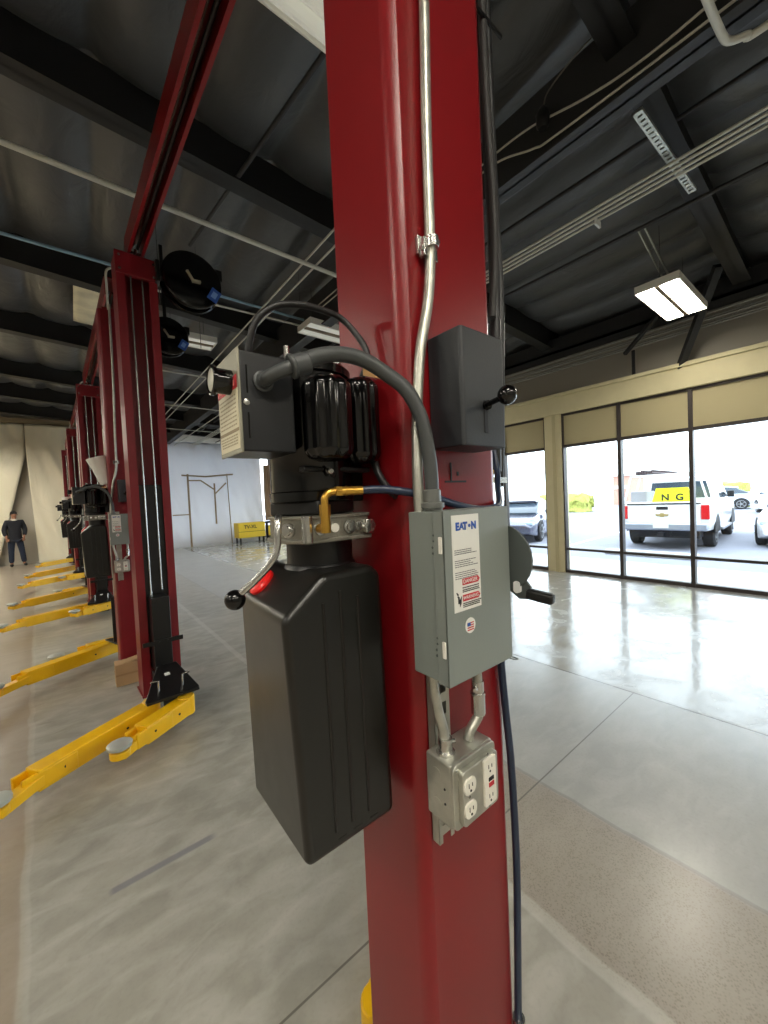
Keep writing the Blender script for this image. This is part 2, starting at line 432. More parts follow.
for wi, (y0, y1, n) in enumerate(BANKS):
    w = bpy.data.objects.new('window_%d' % (wi + 1), None); COL.objects.link(w); w.location = (HX, y0, 0); struct(w)
    w['label'] = 'storefront window bank %s' % ['nearest the right edge', 'just left of the cream pilaster', 'farther down the hall', 'beside the far corner'][wi]
    bm = NB(); st = (y1 - y0) / n
    for k in range(n + 1):
        y = y1 - k * st
        box(bm, HX + .0, HX + .12, max(y0, y - .028), min(y1, y + .028), 0, 3.11)
    for z0, z1 in ((0, .06), (.445, .49), (2.455, 2.505), (3.07, 3.11)):
        box(bm, HX + .01, HX + .11, y0, y1, z0, z1)
    obj('window_frame', bm, BRZ, w, world=True)
    for k in range(n):
        a, b = y0 + k * st + .028, y0 + (k + 1) * st - .028
        obj('window_pane', B(HX + .05, HX + .058, a, b, .49, 2.455), GLASS, w, world=True)
        obj('window_pane', B(HX + .05, HX + .058, a, b, .06, .445), GLASS, w, world=True)
        obj('shade_panel', B(HX + .04, HX + .07, a, b, 2.505, 3.07), SHADE, w, world=True)
FARW = mat('far_wall_paint', (196, 190, 176), .8, bump=.05)
bm = NB(); box(bm, XL, 2.6, YF, YF + .2, 0, 5.6); box(bm, 7.3, XR, YF, YF + .2, 0, 5.6); box(bm, 2.6, 7.3, YF, YF + .2, 4.0, 5.6); box(bm, 2.6, 7.3, YF, YF + .2, 0, .4)  # opening added on the right, hidden by the sheeting, to light it from behind
struct(obj('wall_far', bm, FARW))
bm = NB()
for x in (2.6, 3.75, 4.9, 6.1, 7.22): box(bm, x, x + .08, YF + .05, YF + .15, .4, 4.0)
struct(obj('window_5', bm, BRZ))  # mullions of the opening added as a backlight for the white sheeting
bm = NB(); box(bm, XL, 3.0, YF - .25, YF - .02, 4.62, 4.80)
struct(obj('trim_12', bm, mat('beige_ledger', (150, 135, 105), .7)))
LWALL = mat('pale_side_wall', (165, 163, 156), .8, bump=.05)
bm = NB(); box(bm, XL - .2, XL, YB, YF, 0, 5.6); struct(obj('wall_left', bm, LWALL))
bm = NB(); box(bm, XL, XR, YB - .2, YB, 0, 5.6); struct(obj('wall_back', bm, LWALL))

# plastic sheeting on the far wall
def sheet(edgeL, edgeR, z0, z1, y, amp, freq, seed):
    bm = NB(); nx, nz = 90, 50; g = []
    for j in range(nz + 1):
        z = z0 + (z1 - z0) * j / nz; row = []
        a, b = edgeL(z), edgeR(z)
        for i in range(nx + 1):
            x = a + (b - a) * i / nx
            d = amp * (noise.noise(Vector((x * freq, z * .35, seed))) + .5 * noise.noise(Vector((x * freq * 2.7 + z * 1.2, z * .9, seed + 9))))
            row.append(bm.verts.new((x, y + d, z)))
        g.append(row)
    for j in range(nz):
        for i in range(nx): bm.faces.new((g[j][i], g[j][i + 1], g[j + 1][i + 1], g[j + 1][i]))
    return bm
def sheet_thing(name, label, bm, m):
    o = obj(name, bm, m, smooth='all'); sd = o.modifiers.new('thick', 'SOLIDIFY'); sd.thickness = .004
    return tag(o, label, 'plastic sheet')
lz = lambda z: min(z, 3.6) / 3.6
sheet_thing('plastic_sheet', 'cream plastic sheeting at far left, left of the person in its slit', sheet(lambda z: -7.9, lambda z: -2.0 + .85 * lz(z), .01, 4.6, 17.22, .12, 1.4, 1), SHEETC)
sheet_thing('plastic_sheet', 'cream plastic sheeting between the person and the row of red posts', sheet(lambda z: -1.0 - .13 * lz(z), lambda z: 2.2, .01, 4.6, 17.18, .12, 1.3, 4), SHEETC)
sheet_thing('plastic_sheet', 'bluish white plastic sheeting with taped doorway on the far wall', sheet(lambda z: 2.2, lambda z: 6.7, .01, 4.3, 17.2, .09, 1.3, 8), SHEETW)
bm = NB(); yy = 17.02
for p, q, w in [((3.62, .02), (3.62, 2.98), .07), ((5.22, .02), (5.15, 3.0), .07), ((3.4, 2.93), (4.3, 2.88), .06), ((4.3, 2.88), (5.4, 2.98), .06), ((3.62, 2.72), (4.1, 2.72), .05), ((4.1, 2.72), (4.6, 2.35), .05), ((4.62, 2.6), (4.62, .9), .06), ((4.62, 2.15), (5.1, 2.62), .05), ((3.0, 1.35), (3.6, 1.35), .04)]:
    bar(bm, (p[0], yy, p[1]), (q[0], yy, q[1]), .02, w, (0, 0, 1) if p[0] != q[0] else (1, 0, 0))
tag(obj('taped_door_outline', bm, TAPE), 'brown tape outlining a zipped doorway on the white sheeting', 'tape')

# ------------------------------------------------------------------ things in the hall: pipes, lights
def pipe(name, label, pts, r, m, cat='pipe', smooth=False, group=None, seg=12):
    o = obj(name, tube(NB(), pts, r, seg=seg, smooth=smooth), m, smooth=True); return tag(o, label, cat, group)
pipe('ceiling_pipe', 'long pale pipe under the roof, crossing behind the red overhead beam', [(-7.9, 4.02, 4.5), (4.6, 3.92, 4.26)], .022, DUCT)
pipe('ceiling_pipe', 'thin pale blue pipe crossing behind the nearest open red post and hose reel', [(-7.9, 5.75, 4.66), (3.3, 5.55, 4.5)], .018, mat('blue_pipe', (140, 175, 195), .5))
pipe('ceiling_pipe', 'thin white pipe beside the blue pipe, leaving the hose reel', [(.9, 5.75, 4.45), (3.9, 5.3, 4.3)], .014, DUCT)
for k in range(4):
    x = 3.9 + k * .065
    lb = ['leftmost', 'second from left', 'third from left', 'rightmost'][k] + ' of four parallel white conduits under the right-hand roof'
    pipe('roof_conduit', lb, [(x, -4.9, 4.2), (x, 17.1, 4.2)], .012, DUCT, 'conduit', group='four parallel conduits')
pipe('girder_conduit', 'upper white conduit with an offset bend along the girder side', [(2.93, -2, 4.32), (2.93, .2, 4.30), (2.93, .82, 4.28), (2.93, 1.2, 4.33), (2.93, 1.6, 4.44), (2.93, 1.94, 4.47), (2.93, 2.4, 4.47), (2.93, 5.0, 4.47)], .008, DUCT, 'conduit', True)
pipe('girder_conduit', 'lower white conduit along the girder side above the four conduits', [(2.93, -2, 4.205), (2.93, .2, 4.205), (2.93, 1.38, 4.235), (2.93, 1.6, 4.27), (2.93, 1.93, 4.39), (2.93, 2.4, 4.40), (2.93, 5.0, 4.40)], .008, DUCT, 'conduit', True)
pipe('bent_conduit', 'grey conduit with a ninety degree bend at the top right corner', [(2.4, .5, 4.84), (2.41, .5, 4.3), (2.48, .5, 4.1), (2.69, .496, 4.1), (2.90, .487, 4.1), (3.02, .47, 4.1), (3.07, .40, 4.1), (3.1, .318, 4.1), (3.1, -.4, 4.1)], .02, DUCT, 'conduit', True)
pipe('sprinkler_pipe', 'black pipe running along the girder beyond the white conduits', [(3.95, -4.9, 4.55), (3.95, 17, 4.55)], .02, DPIPE)
pipe('sprinkler_pipe', 'black pipe nearer the lit lamp than the white conduits', [(4.75, -4.9, 4.3), (4.75, 17, 4.3)], .02, DPIPE)
pipe('hanger_pipe', 'long dark grey bar along the roof between open red post and near column', [(1.22, 4.9, 4.66), (1.50, 2.2, 4.64)], .02, DPIPE)
for k, (x, z) in enumerate([(2.2, 4.35), (2.34, 4.35)]):
    pipe('roof_conduit', ['left', 'right'][k] + ' one of two thin conduits running beneath the roof behind the motor', [(x, 3.0, z), (x, 17.0, z)], .011, DUCT, 'conduit', group='pair of conduits behind the motor')
for k, (x, z, y0) in enumerate([(3.2, 4.1, 9), (5.0, 4.0, 7), (5.3, 4.0, 7), (5.8, 3.9, 7)]):
    pipe('roof_conduit', 'pale conduit far under the roof, %s from left above the tape doorway' % ['first', 'second', 'third', 'fourth'][k], [(x, y0, z), (x, 17.0, z)], .012, DUCT, 'conduit', group='far conduits')
for k, (y, z) in enumerate([(8.2, 4.2), (10.6, 4.15), (13.4, 4.1)]):
    pipe('cross_pipe', ['nearest', 'middle', 'farthest'][k] + ' of the thin cross pipes left of the motor control box', [(1.1, y, z), (6.9, y - .2, z - .1)], .013, DUCT, 'pipe', group='cross pipes')
for k in range(5):
    z = 3.93 + k * .045
    pipe('wall_conduit', ['lowest', 'second lowest', 'middle', 'second highest', 'highest'][k] + ' conduit of the bundle along the top of the window wall', [(HX - .12 + .04 * (k % 2), -4.9, z), (HX - .12 + .04 * (k % 2), 17.0, z)], .013, mat('grey_conduit', (150, 150, 145), .5), 'conduit', group='window wall conduits')
bm = NB(); box(bm, HX - .42, HX - .06, YB, YF, 4.16, 4.20); box(bm, HX - .42, HX - .38, YB, YF, 4.16, 4.42)
struct(obj('trim_13', bm, BEAMM))['label'] = 'black steel eave member above the windows'
bm = NB(); bar(bm, (HX - .02, 1.78, 3.45), (6.6, 1.15, 4.4), .09, .09)
tag(obj('diagonal_brace', bm, BEAMM), 'dark diagonal steel brace from window header up to the roof', 'brace')
bm = NB(); bar(bm, (7.35, 2.5, 3.86), (6.9, 1.9, 4.15), .05, .05); bar(bm, (7.42, 2.4, 3.5), (7.42, 2.4, 3.9), .04, .04, (1, 0, 0))
tag(obj('small_bracket', bm, BEAMM), 'small dark bracket left of the diagonal brace', 'bracket')
# perforated strut
bm = NB(); d = Vector((4.476 - 3.252, -.033, 0)); n = 22
a0 = Vector((3.27, .99, 4.26)); L = d.length; d.normalize(); s = Vector((-d.y, d.x, 0))
for k in range(n + 1):
    p = a0 + d * (L * k / n); bar(bm, p - d * .0185, p + d * .0185, .05, .02)
for sgn in (-1, 1): bar(bm, a0 + s * .023 * sgn - d * .014, a0 + d * (L + .014) + s * .023 * sgn, .014, .024)
o = tag(obj('perforated_strut', bm, GALV), 'perforated white steel strut holding the four parallel conduits', 'strut')
tag(obj('pipe_tag', B(4.02, 4.12, 1.58, 1.60, 4.13, 4.189), PAPER, bevel=.002), 'small white tag hanging on the parallel conduits', 'tag')
# black pull box with whip
t = thing('junction_bell', 'black bell-shaped box with thin cable hanging on the girder conduits', 'junction box', (2.90, 1.50, 4.36))
obj('housing', lathe(NB(), (2.90, 1.50, 4.33), (0, -.05, 1), [(0, .03), (.02, .045), (.10, .05), (.14, .03), (.16, .012)]), HOSEB, t, world=True, smooth=True)
obj('cable', tube(NB(), [(2.90, 1.49, 4.48), (2.90, 1.45, 4.56), (2.90, 1.28, 4.63), (2.90, 1.10, 4.66)], .005), mat('grey_cable', (110, 108, 100), .5), t, world=True, smooth=True)

def light_fixture(name, label, x0, x1, y0, y1, z, on, tubes=2, hang=True, group=None):
    t = thing(name, label, 'ceiling light', ((x0 + x1) / 2, (y0 + y1) / 2, z), 0, group)
    bm = NB(); box(bm, x0, x1, y0, y1, z + .03, z + .09)
    for a, b in ((y0, y0 + .012), (y1 - .012, y1)): box(bm, x0, x1, a, b, z, z + .04)
    for a, b in ((x0, x0 + .012), (x1 - .012, x1)): box(bm, a, b, y0, y1, z, z + .04)
    obj('housing', bm, WHITE, t, world=True, bevel=.004)
    w = (y1 - y0 - .03) / tubes
    for k in range(tubes):
        a = y0 + .015 + w * k
        if tubes == 2:
            pr = [(a + .012, z + .028), (a + .03, z + .008), (a + w - .03, z + .008), (a + w - .012, z + .028)]; pr = [(y + (.02 if k == 1 else -.02), q) for y, q in pr]
        else:
            pr = [(a + .004 + (w - .008) * i / 8, z + .028 - .055 * math.sin(PI * i / 8)) for i in range(9)]
        obj('diffuser' if on else 'lamp_tube', prism(NB(), pr, x0 + .02, x1 - .02, 'YZ'), LAMPON if on else LAMPOFF_GLOW, t, world=True)
    if tubes == 2: obj('gap_strip', B(x0 + .02, x1 - .02, (y0 + y1) / 2 - .022, (y0 + y1) / 2 + .022, z - .004, z + .03), mat('lamp_gap_dark', (120, 105, 85), .5), t, world=True)  # brown strip added; darkness of the gap between panels is in its colour
    if hang:
        bm = NB(); zt = zc((x0 + x1) / 2) - .02
        for x in (x0 + .15, x1 - .15): tube(bm, [(x, (y0 + y1) / 2, z + .08), (x, (y0 + y1) / 2, zt)], .004, 6)
        obj('hanger', bm, STEEL, t, world=True)
    return t
lit = light_fixture('ceiling_light', 'glowing two-panel warm white lamp hanging over the window side', 5.30, 6.52, 1.25, 1.69, 3.88, True)
bm = NB()
for dy in (-.03, .03): bar(bm, (4.95, 1.5 + dy, 4.42), (5.75, 1.46 + dy, 4.05), .015, .02)
obj('support_channel', bm, GALV, lit, world=True)
light_fixture('ceiling_light', 'unlit white ribbed lamp at the top edge left of the near column', .62, 1.84, 1.25, 1.71, 3.88, False, 5)
light_fixture('ceiling_light', 'pale unlit lamp under the roof right of the second hose reel', 1.15, 1.92, 6.42, 6.80, 4.2, False, 2)
light_fixture('ceiling_light', 'small pale unlit lamp far behind the black cable loop', 2.75, 3.6, 4.9, 5.3, 4.15, False, 2)
k = 0
for (x, y) in [(-3.0, -3.2), (1.2, -3.2), (5.6, -3.2), (-3.0, 1.0), (-3.2, 5.0), (-4.4, 10.5), (-5.5, 14.5), (5.9, 7.0), (5.6, 12.4), (-6., -1.), (-6, 4), (-3.2, 7.5), (-6.2, 8), (-3.6, 13), (-3.2, 15.6), (6.3, 9.6), (-2.7, 14.3), (-2.5, 11.8), (-.2, -3.2), (-.6, -1.0)]:
    light_fixture('ceiling_light', 'added unseen fill lamp, warm white, hanging under the dark roof', x - .61, x + .61, y - .23, y + .23, 3.95, True, group='added unseen fill lamps')  # unseen lamps added to brighten the hall
# foil patch
bm = NB(); g = []
for j in range(13):
    row = []
    for i in range(9):
        x = .16 + .60 * i / 8; y = 6.78 + 1.4 * j / 12
        row.append(bm.verts.new((x, y, zc(x) - .20 + .03 * noise.noise(Vector((x * 9, y * 6, 2))))))
    g.append(row)
for j in range(12):
    for i in range(8): bm.faces.new((g[j][i], g[j + 1][i], g[j + 1][i + 1], g[j][i + 1]))
o = obj('foil_patch', bm, FOIL, smooth='all'); sd = o.modifiers.new('t', 'SOLIDIFY'); sd.thickness = .006
tag(o, 'crumpled silvery foil panel on the roof behind the open red post', 'foil panel')
for (x, y, z0, z1, lb) in [(1.35, 5.2, 3.6, 4.86, 'hanging rod right of the first hose reel'), (.82, 4.6, 3.75, 4.9, 'thin hanging rod above the first hose reel'), (2.6, 4.9, 4.3, 4.8, 'thin hanging rod behind the black cable loop')]:
    pipe('hanger_rod', lb, [(x, y, z0), (x, y, z1)], .004, STEEL, 'rod', seg=6)

# ------------------------------------------------------------------ lift posts
def closed_post(h=3.5, w=.272, d=.206, paint=RED):
    """closed back faces -Y, open side faces +Y; origin at base centre of the back face"""
    x = w / 2; t = .008
    out = [(-x, d), (-x, .03), (-x + .006, .012), (-x + .02, 0), (x - .022, 0), (x - .010, .003), (x - .002, .012), (x, .025), (x, d)]
    lip = [(x - .06, d), (x - .06, d - t), (x - t, d - t), (x - t, .03), (x - .016, t + .002), (x - .026, t), (-x + .022, t), (-x + t, .032), (-x + t, d - t), (-x + .06, d - t), (-x + .06, d)]
    bm = prism(NB(), out + lip, .012, h)
    box(bm, -x - .015, x + .02, -.01, d + .12, 0, .012)
    return bm
def arm_pair(root, A, Bp=None):
    pass
def swing_arm(parent, p0, p1, pad, z=.155, w=.11, h=.12):
    """yellow telescoping swing arm from pivot p0 to p1, round pad beyond"""
    a, b = Vector((*p0, z)), Vector((*p1, z)); d = (b - a).normalized(); s = Vector((-d.y, d.x, 0)); L = (b - a).length
    bm = NB(); bar(bm, a, b - d * .02, w, h)
    for sg in (-1, 1): bar(bm, b - d * .22 + s * sg * (w / 2 - .004), b + d * .05 + s * sg * (w / 2 - .012), .02, h * .8)
    cyl(bm, a - Vector((0, 0, h / 2 + .005)), a + Vector((0, 0, h / 2 + .008)), w * .52, seg=20)
    arm = obj('swing_arm', bm, YEL, parent, world=True, bevel=.006)
    bm = NB(); c = Vector((*pad, z - .02)); dd = (c - b).normalized()
    bar(bm, b - d * .15, c - dd * .0, w * .62, h * .5)
    cyl(bm, c - Vector((0, 0, .01)), c + Vector((0, 0, .03)), .055, seg=20)
    obj('arm_extension', bm, YEL, arm, world=True, bevel=.005)
    bm = NB(); lathe(bm, c + Vector((0, 0, .03)), (0, 0, 1), [(0, .03), (.02, .03), (.021, .066), (.04, .068), (.046, .058)], 12)
    obj('lifting_pad', bm, mat('pale_steel_pad', (185, 188, 180), .45, .4), arm, world=True, smooth=True)
    bm = NB()
    for q in (.30, .8):
        p = a + d * L * q + s * (-w / 2 - .001)
        cyl(bm, p - s * .003, p + s * .003, .008, seg=10); p = a + d * L * q + s * (w / 2 + .001); cyl(bm, p - s * .003, p + s * .003, .008, seg=10)
    obj('bolt', bm, BLK, arm, world=True)
    return arm

LEAN = R(2.4)
def power_post(x_left, y, label, h=3.5, near=False):
    t = thing('lift_post', label, 'lift post', (x_left + .136, y, 0), 0 if near else LEAN, 'red lift posts with power units' if not near else None)
    obj('post', closed_post(h), RED if near else REDD, t, bevel=.002 if near else 0)
    bm = NB(); box(bm, -.07, .07, .1, .205, .25, 1.9)
    if near:
        box(bm, -.06, .07, .19, .30, .06, .30)
    else:
        box(bm, -.16, .16, .24, .262, .3, .75)
    obj('carriage', bm, BLK, t, bevel=.004)
    if not near:
        bm = NB(); prism(bm, [(-.1, .26), (.1, .26), (.2, .62), (-.2, .62)], .235, .25)
        obj('arm_plate', bm, BLK, t, bevel=.004)
    bm = NB(); box(bm, -.10, .10, 0, .21, h + .001, h + .02)
    obj('post_cap', bm, RED if near else REDD, t)
    return t
P1 = (.478, .52); PP = [(.478, .52), (.267, 4.45), (.115, 8.55), (-.06, 12.75)]; MP = [(.374, 3.86), (.135, 7.95), (-.045, 12.1), (-.22, 16.2)]
near_post = power_post(*P1, 'large glossy red lift post filling the middle of the photo', 3.73, True)
# arm restraint (black) and arm of the near post, seen at the bottom edge
obj('arm_restraint', prism(NB(), [(.538, .765), (.538, .79), (.62, .79), (.62, .737), (.56, .737)], .515, .590), BLK, near_post, world=True, bevel=.004)
obj('white_tube', tube(NB(), [(.558, .80, .26), (.560, .80, .36), (.562, .80, .43)], .008, 10), WHITEP, near_post, world=True, smooth=True, label='white tube behind the post')
swing_arm(near_post, (.635, .93), (1.25, 1.20), (1.36, 1.28), .045, .10, .07)
farlab = ['', 'second red lift post with power unit, behind the nearest open post', 'third red lift post with power unit, partly hidden down the row', 'farthest red lift post with power unit before the plastic sheeting']
posts = [near_post]
for i in (1, 2, 3):
    posts.append(power_post(*PP[i], farlab[i]))
def open_post(x_left, y, label, h=3.75):
    w = .30; x = w / 2; d = .22; tt = .01
    t = thing('open_lift_post', label, 'lift post', (x_left + x, y, 0), LEAN, 'red lift posts with open channel')
    prof = [(-x, 0), (-x, d), (x, d), (x, 0), (x - .062, 0), (x - .062, .012), (x - tt, .012), (x - tt, d - tt), (-x + tt, d - tt), (-x + tt, .012), (-x + .062, .012), (-x + .062, 0)]
    bm = prism(NB(), prof, .012, h); box(bm, -x - .01, x + .01, -.01, d + .05, 0, .012)
    obj('post', bm, REDD, t)
    bm = NB(); box(bm, -x - .004, x + .004, -.012, .03, h - .17, h + .01)
    cap = obj('top_crossbar', bm, REDD, t, bevel=.003)
    bm = NB()
    for bx in (-x + .025, x - .025):
        for bz in (h - .14, h - .03): cyl(bm, (bx, -.012, bz), (bx, -.022, bz), .011, seg=10)
    cyl(bm, (-.05, .05, h + .03), (.07, .05, h + .03), .035, seg=14); cyl(bm, (0, -.0, h + .0), (.0, -.0, h + .06), .012, seg=8)
    obj('bolt', bm, STEEL, cap)
    bm = NB(); box(bm, -x + .05, x - .05, .03, d - tt - .02, .35, 1.82)
    ca = obj('carriage', bm, BLK, t, bevel=.004)
    bm = NB(); box(bm, -.074, .062, -.14, .03, .24, .86)
    obj('carriage_tube', bm, BLK, ca, bevel=.004)
    bm = NB(); box(bm, -x - .005, x - .005, -.152, -.138, .47, .505)
    for bx in (-.03, .03): cyl(bm, (bx, -.152, .488), (bx, -.158, .488), .008, seg=8)
    obj('guard_strip', bm, BLK, ca)
    bm = NB()   # gusset plate sloping forward
    v = [(-.085, -.27, .335), (.055, -.27, .335), (.115, -.68, .252), (.11, -.71, .246), (-.235, -.71, .246), (-.24, -.68, .252)]
    A = [bm.verts.new(p) for p in v]; C = [bm.verts.new((p[0], p[1], p[2] - .02)) for p in v]
    for i in range(6): bm.faces.new((A[i], A[(i + 1) % 6], C[(i + 1) % 6], C[i]))
    bm.faces.new(A); bm.faces.new(C[::-1])
    box(bm, -.095, .04, -.50, -.11, .05, .25)
    obj('arm_plate', bm, BLK, ca, bevel=.004)
    bm = NB()
    for px in (-.14, .02): tube(bm, [(px, -.61, .22), (px, -.61, .345), (px + (-.05 if px < 0 else .05), -.61, .348)], .008, 8, smooth=False)
    obj('locking_pin', bm, STEEL, ca)
    obj('sticker', B(-.042, -.006, -.018, .018, 0, .003, Matrix.Translation((-.02, -.42, .3055)) @ Matrix.Rotation(R(11.5), 4, 'X')), PAPER, ca)
    for cx in (-.045, .04):
        bm = NB(); tube(bm, [(cx, .02, .86 if cx < 0 else .9), (cx, .02, h - .02)], .0075, 8, smooth=False)
        if cx < 0: cyl(bm, (cx, .02, .84), (cx, .02, .90), .012, seg=8)
        obj('lift_cable', bm, STEEL, t)
    return t
mlab = ['nearest red lift post with an open front channel and black carriage', 'second red open-channel lift post, behind the nearest one', 'third red open-channel lift post down the row', 'farthest red open-channel lift post before the plastic sheeting']
mposts = [open_post(*MP[i], mlab[i], [3.75, 3.68, 3.66, 3.66][i]) for i in range(4)]
swing_arm(mposts[0], (.36, 3.27), (-.28, 2.86), (-.39, 2.71), .145)
swing_arm(mposts[0], (.57, 3.17), (.24, 2.94), (.135, 2.84), .14)
swing_arm(posts[1], (.28, 5.08), (-.45, 4.68), (-.60, 4.50)); swing_arm(posts[1], (.42, 5.2), (.0, 5.12), (-.22, 5.02))
swing_arm(mposts[1], (.22, 7.52), (-.63, 7.14), (-.82, 6.98)); swing_arm(mposts[1], (.40, 7.42), (.03, 7.20), (-.08, 7.13))
swing_arm(posts[2], (.12, 9.18), (-.70, 8.68), (-.86, 8.55)); swing_arm(posts[2], (.24, 9.2), (-.2, 9.3), (-.32, 9.3))
swing_arm(mposts[2], (.05, 11.65), (-.78, 11.0), (-.94, 10.82)); swing_arm(mposts[2], (.18, 11.55), (-.2, 11.3), (-.3, 11.24))
swing_arm(posts[3], (-.02, 13.3), (-.80, 12.6), (-.96, 12.45)); swing_arm(mposts[3], (-.12, 15.7), (-.80, 14.9), (-.9, 14.75))

# overhead beams between post pairs
def over_beam(p0, p1, label):
    c = (Vector(p0) + Vector(p1)) / 2; d = Vector(p1) - Vector(p0); L = d.length; ang = math.atan2(d.y, d.x)
    t = thing('overhead_beam', label, 'beam', (p0[0], p0[1], p0[2]), ang, 'red overhead beams')
    w, h, k = .12, .17, .008
    prof = [(-w / 2, 0), (-w / 2, h), (w / 2, h), (w / 2, 0), (w / 2 - .022, 0), (w / 2 - .022, k), (w / 2 - k, k), (w / 2 - k, h - k), (-w / 2 + k, h - k), (-w / 2 + k, k), (-w / 2 + .022, k), (-w / 2 + .022, 0)]
    obj('channel', prism(NB(), prof, 0, L, 'YZ'), RED, t)
    bm = NB(); tube(bm, [(.1, .012, .08), (L - .1, .012, .08)], .008, 8, smooth=False)
    obj('cable', bm, STEEL, t)
    bm = NB(); tube(bm, [(.1, -.02, .07), (L - .1, -.02, .07)], .012, 8, smooth=False)
    obj('hose', bm, HOSEB, t)
    return t
over_beam((.64, .62, 3.768), (.52, 3.98, 3.768), 'long red overhead beam leading to the nearest open red post')
for i, lb in ((1, 'second red overhead beam, behind the nearest open post'), (2, 'third red overhead beam down the row of posts'), (3, 'farthest red overhead beam in the row')):
    x0, y0 = PP[i]; x1, y1 = MP[i]; over_beam((x0 + .136, y0 + .12, 3.70), (x1 + .15, y1 + .05, 3.70), lb)

# ------------------------------------------------------------------ lock cover with ball lever
t = thing('lock_release_cover', 'charcoal box with ball-ended lever on the upper near red post', 'lock cover', (.604, .52, 1.69))
bm = prism(NB(), [(.54, .519), (.54, .443), (.545, .438), (.664, .438), (.669, .443), (.669, .519)], 1.69, 1.90)
obj('cover', bm, LOCK, t, world=True, bevel=.003)
bm = NB(); box(bm, .598, .610, .4365, .4385, 1.715, 1.775)
obj('slot', bm, INK, t, world=True, bevel=.002)
lv = NB(); cyl(lv, (.604, .445, 1.765), (.590, .392, 1.768), .005, seg=12); cyl(lv, (.604, .437, 1.765), (.6025, .430, 1.765), .009, seg=8)
lev = obj('lever', lv, BLKG, t, world=True, smooth=True)
obj('ball_knob', ball(NB(), (.586, .380, 1.769), .0165), BLKG, lev, world=True, smooth=True)
lock_proto = t
# decal on the post beneath the cover
t = tag(obj('post_decal', B(.592, .596, .5185, .5197, 1.632, 1.668), INK), 'small black L-shaped mark on the near post under the lock cover', 'marking')
bm = NB(); box(bm, .592, .596, .5185, .5197, 1.632, 1.668); box(bm, .575, .640, .5185, .5197, 1.628, 1.632); box(bm, .612, .617, .5185, .5197, 1.642, 1.650)
bpy.data.objects.remove(t)
tag(obj('post_decal', bm, INK), 'small black L-shaped mark on the near post under the lock cover', 'marking')

# ------------------------------------------------------------------ disconnect switch box
t = thing('disconnect_switch_box', 'grey electrical disconnect box with white maker label on the near post', 'switch box', (.558, .50, 1.28))
bx0, bx1, bz0, bz1 = .468, .650, 1.282, 1.577
obj('enclosure', B(bx0 + .003, bx1 - .003, .447, .499, bz0 + .002, bz1 - .002), GREY, t, world=True, bevel=.002)
bm = NB(); box(bm, bx0, bx1, .430, .433, bz0, bz1)
for a, b in ((bx0, bx0 + .002), (bx1 - .002, bx1)): box(bm, a, b, .430, .450, bz0, bz1)
box(bm, bx0, bx1, .430, .450, bz1 - .002, bz1); box(bm, bx0, bx1, .430, .445, bz0, bz0 + .002)
door = obj('door', bm, GREY, t, world=True, bevel=.0012)
for z in (1.52, 1.345):
    hg = obj('hinge', B(bx0 - .003, bx0, .433, .4385, z - .014, z + .014), WHITE, door, world=True, bevel=.0008)
    bm = NB()
    for dz in (-.015, -.005, .006, .016): ball(bm, (bx0 + .001, .449 + .002 * ((dz * 1000) % 2), z + dz), .0022, 8, 6)
    obj('rivet', bm, GREYD, door, world=True)
lab = obj('rating_label', B(.4865, .558, .4292, .4301, 1.404, 1.568), PAPER, door, world=True)
text('E', .0175, BLUEL, lab, at_y(.5005, .4289, 1.548), name='lettering', bold=.0011)
for ch, x in (('T', .5205), ('N', .5435)): text(ch, .0175, BLUEL, lab, at_y(x, .4289, 1.548), name='lettering', bold=.0011)
bm = NB()
cyl(bm, (.532, .4292, 1.5485), (.532, .4286, 1.5485), .003, seg=12)
obj('lettering', bm, BLUEL, lab, world=True)
text('A', .0165, BLUEL, lab, at_y(.5112, .4289, 1.548), name='lettering', bold=.0007)
bm = NB(); random.seed(3)
rows = [(1.508, 3), (1.490, 4), (1.470, 4)]
for z0, n in rows:
    for q in range(n):
        z = z0 - q * .0034; xe = .500 + random.uniform(.03, .052)
        x = .491
        while x < xe:
            wd = random.uniform(.003, .007); box(bm, x, min(x + wd, xe), .4288, .4292, z, z + .0012); x += wd + .0012
obj('fine_print', bm, INKG, lab, world=True)
bm = NB()
for z in (1.448, 1.420): prism(bm, [(.5085, z), (.550, z), (.555, z + .0055), (.550, z + .011), (.5085, z + .011)], .4287, .4292, 'XZ')
obj('red_warning_strip', bm, REDL, lab, world=True)
text('DANGER', .0095, PAPER, lab, at_y(.529, .4285, 1.4535), name='lettering')
text('WARNING', .0085, PAPER, lab, at_y(.529, .4285, 1.4255), name='lettering')
bm = NB(); random.seed(5)
for z in (1.4425, 1.4385, 1.4355, 1.4155, 1.4125, 1.4095):
    x = .5085
    while x < .553:
        wd = random.uniform(.002, .006); box(bm, x, x + wd, .4288, .4292, z, z + .0017); x += wd + .001
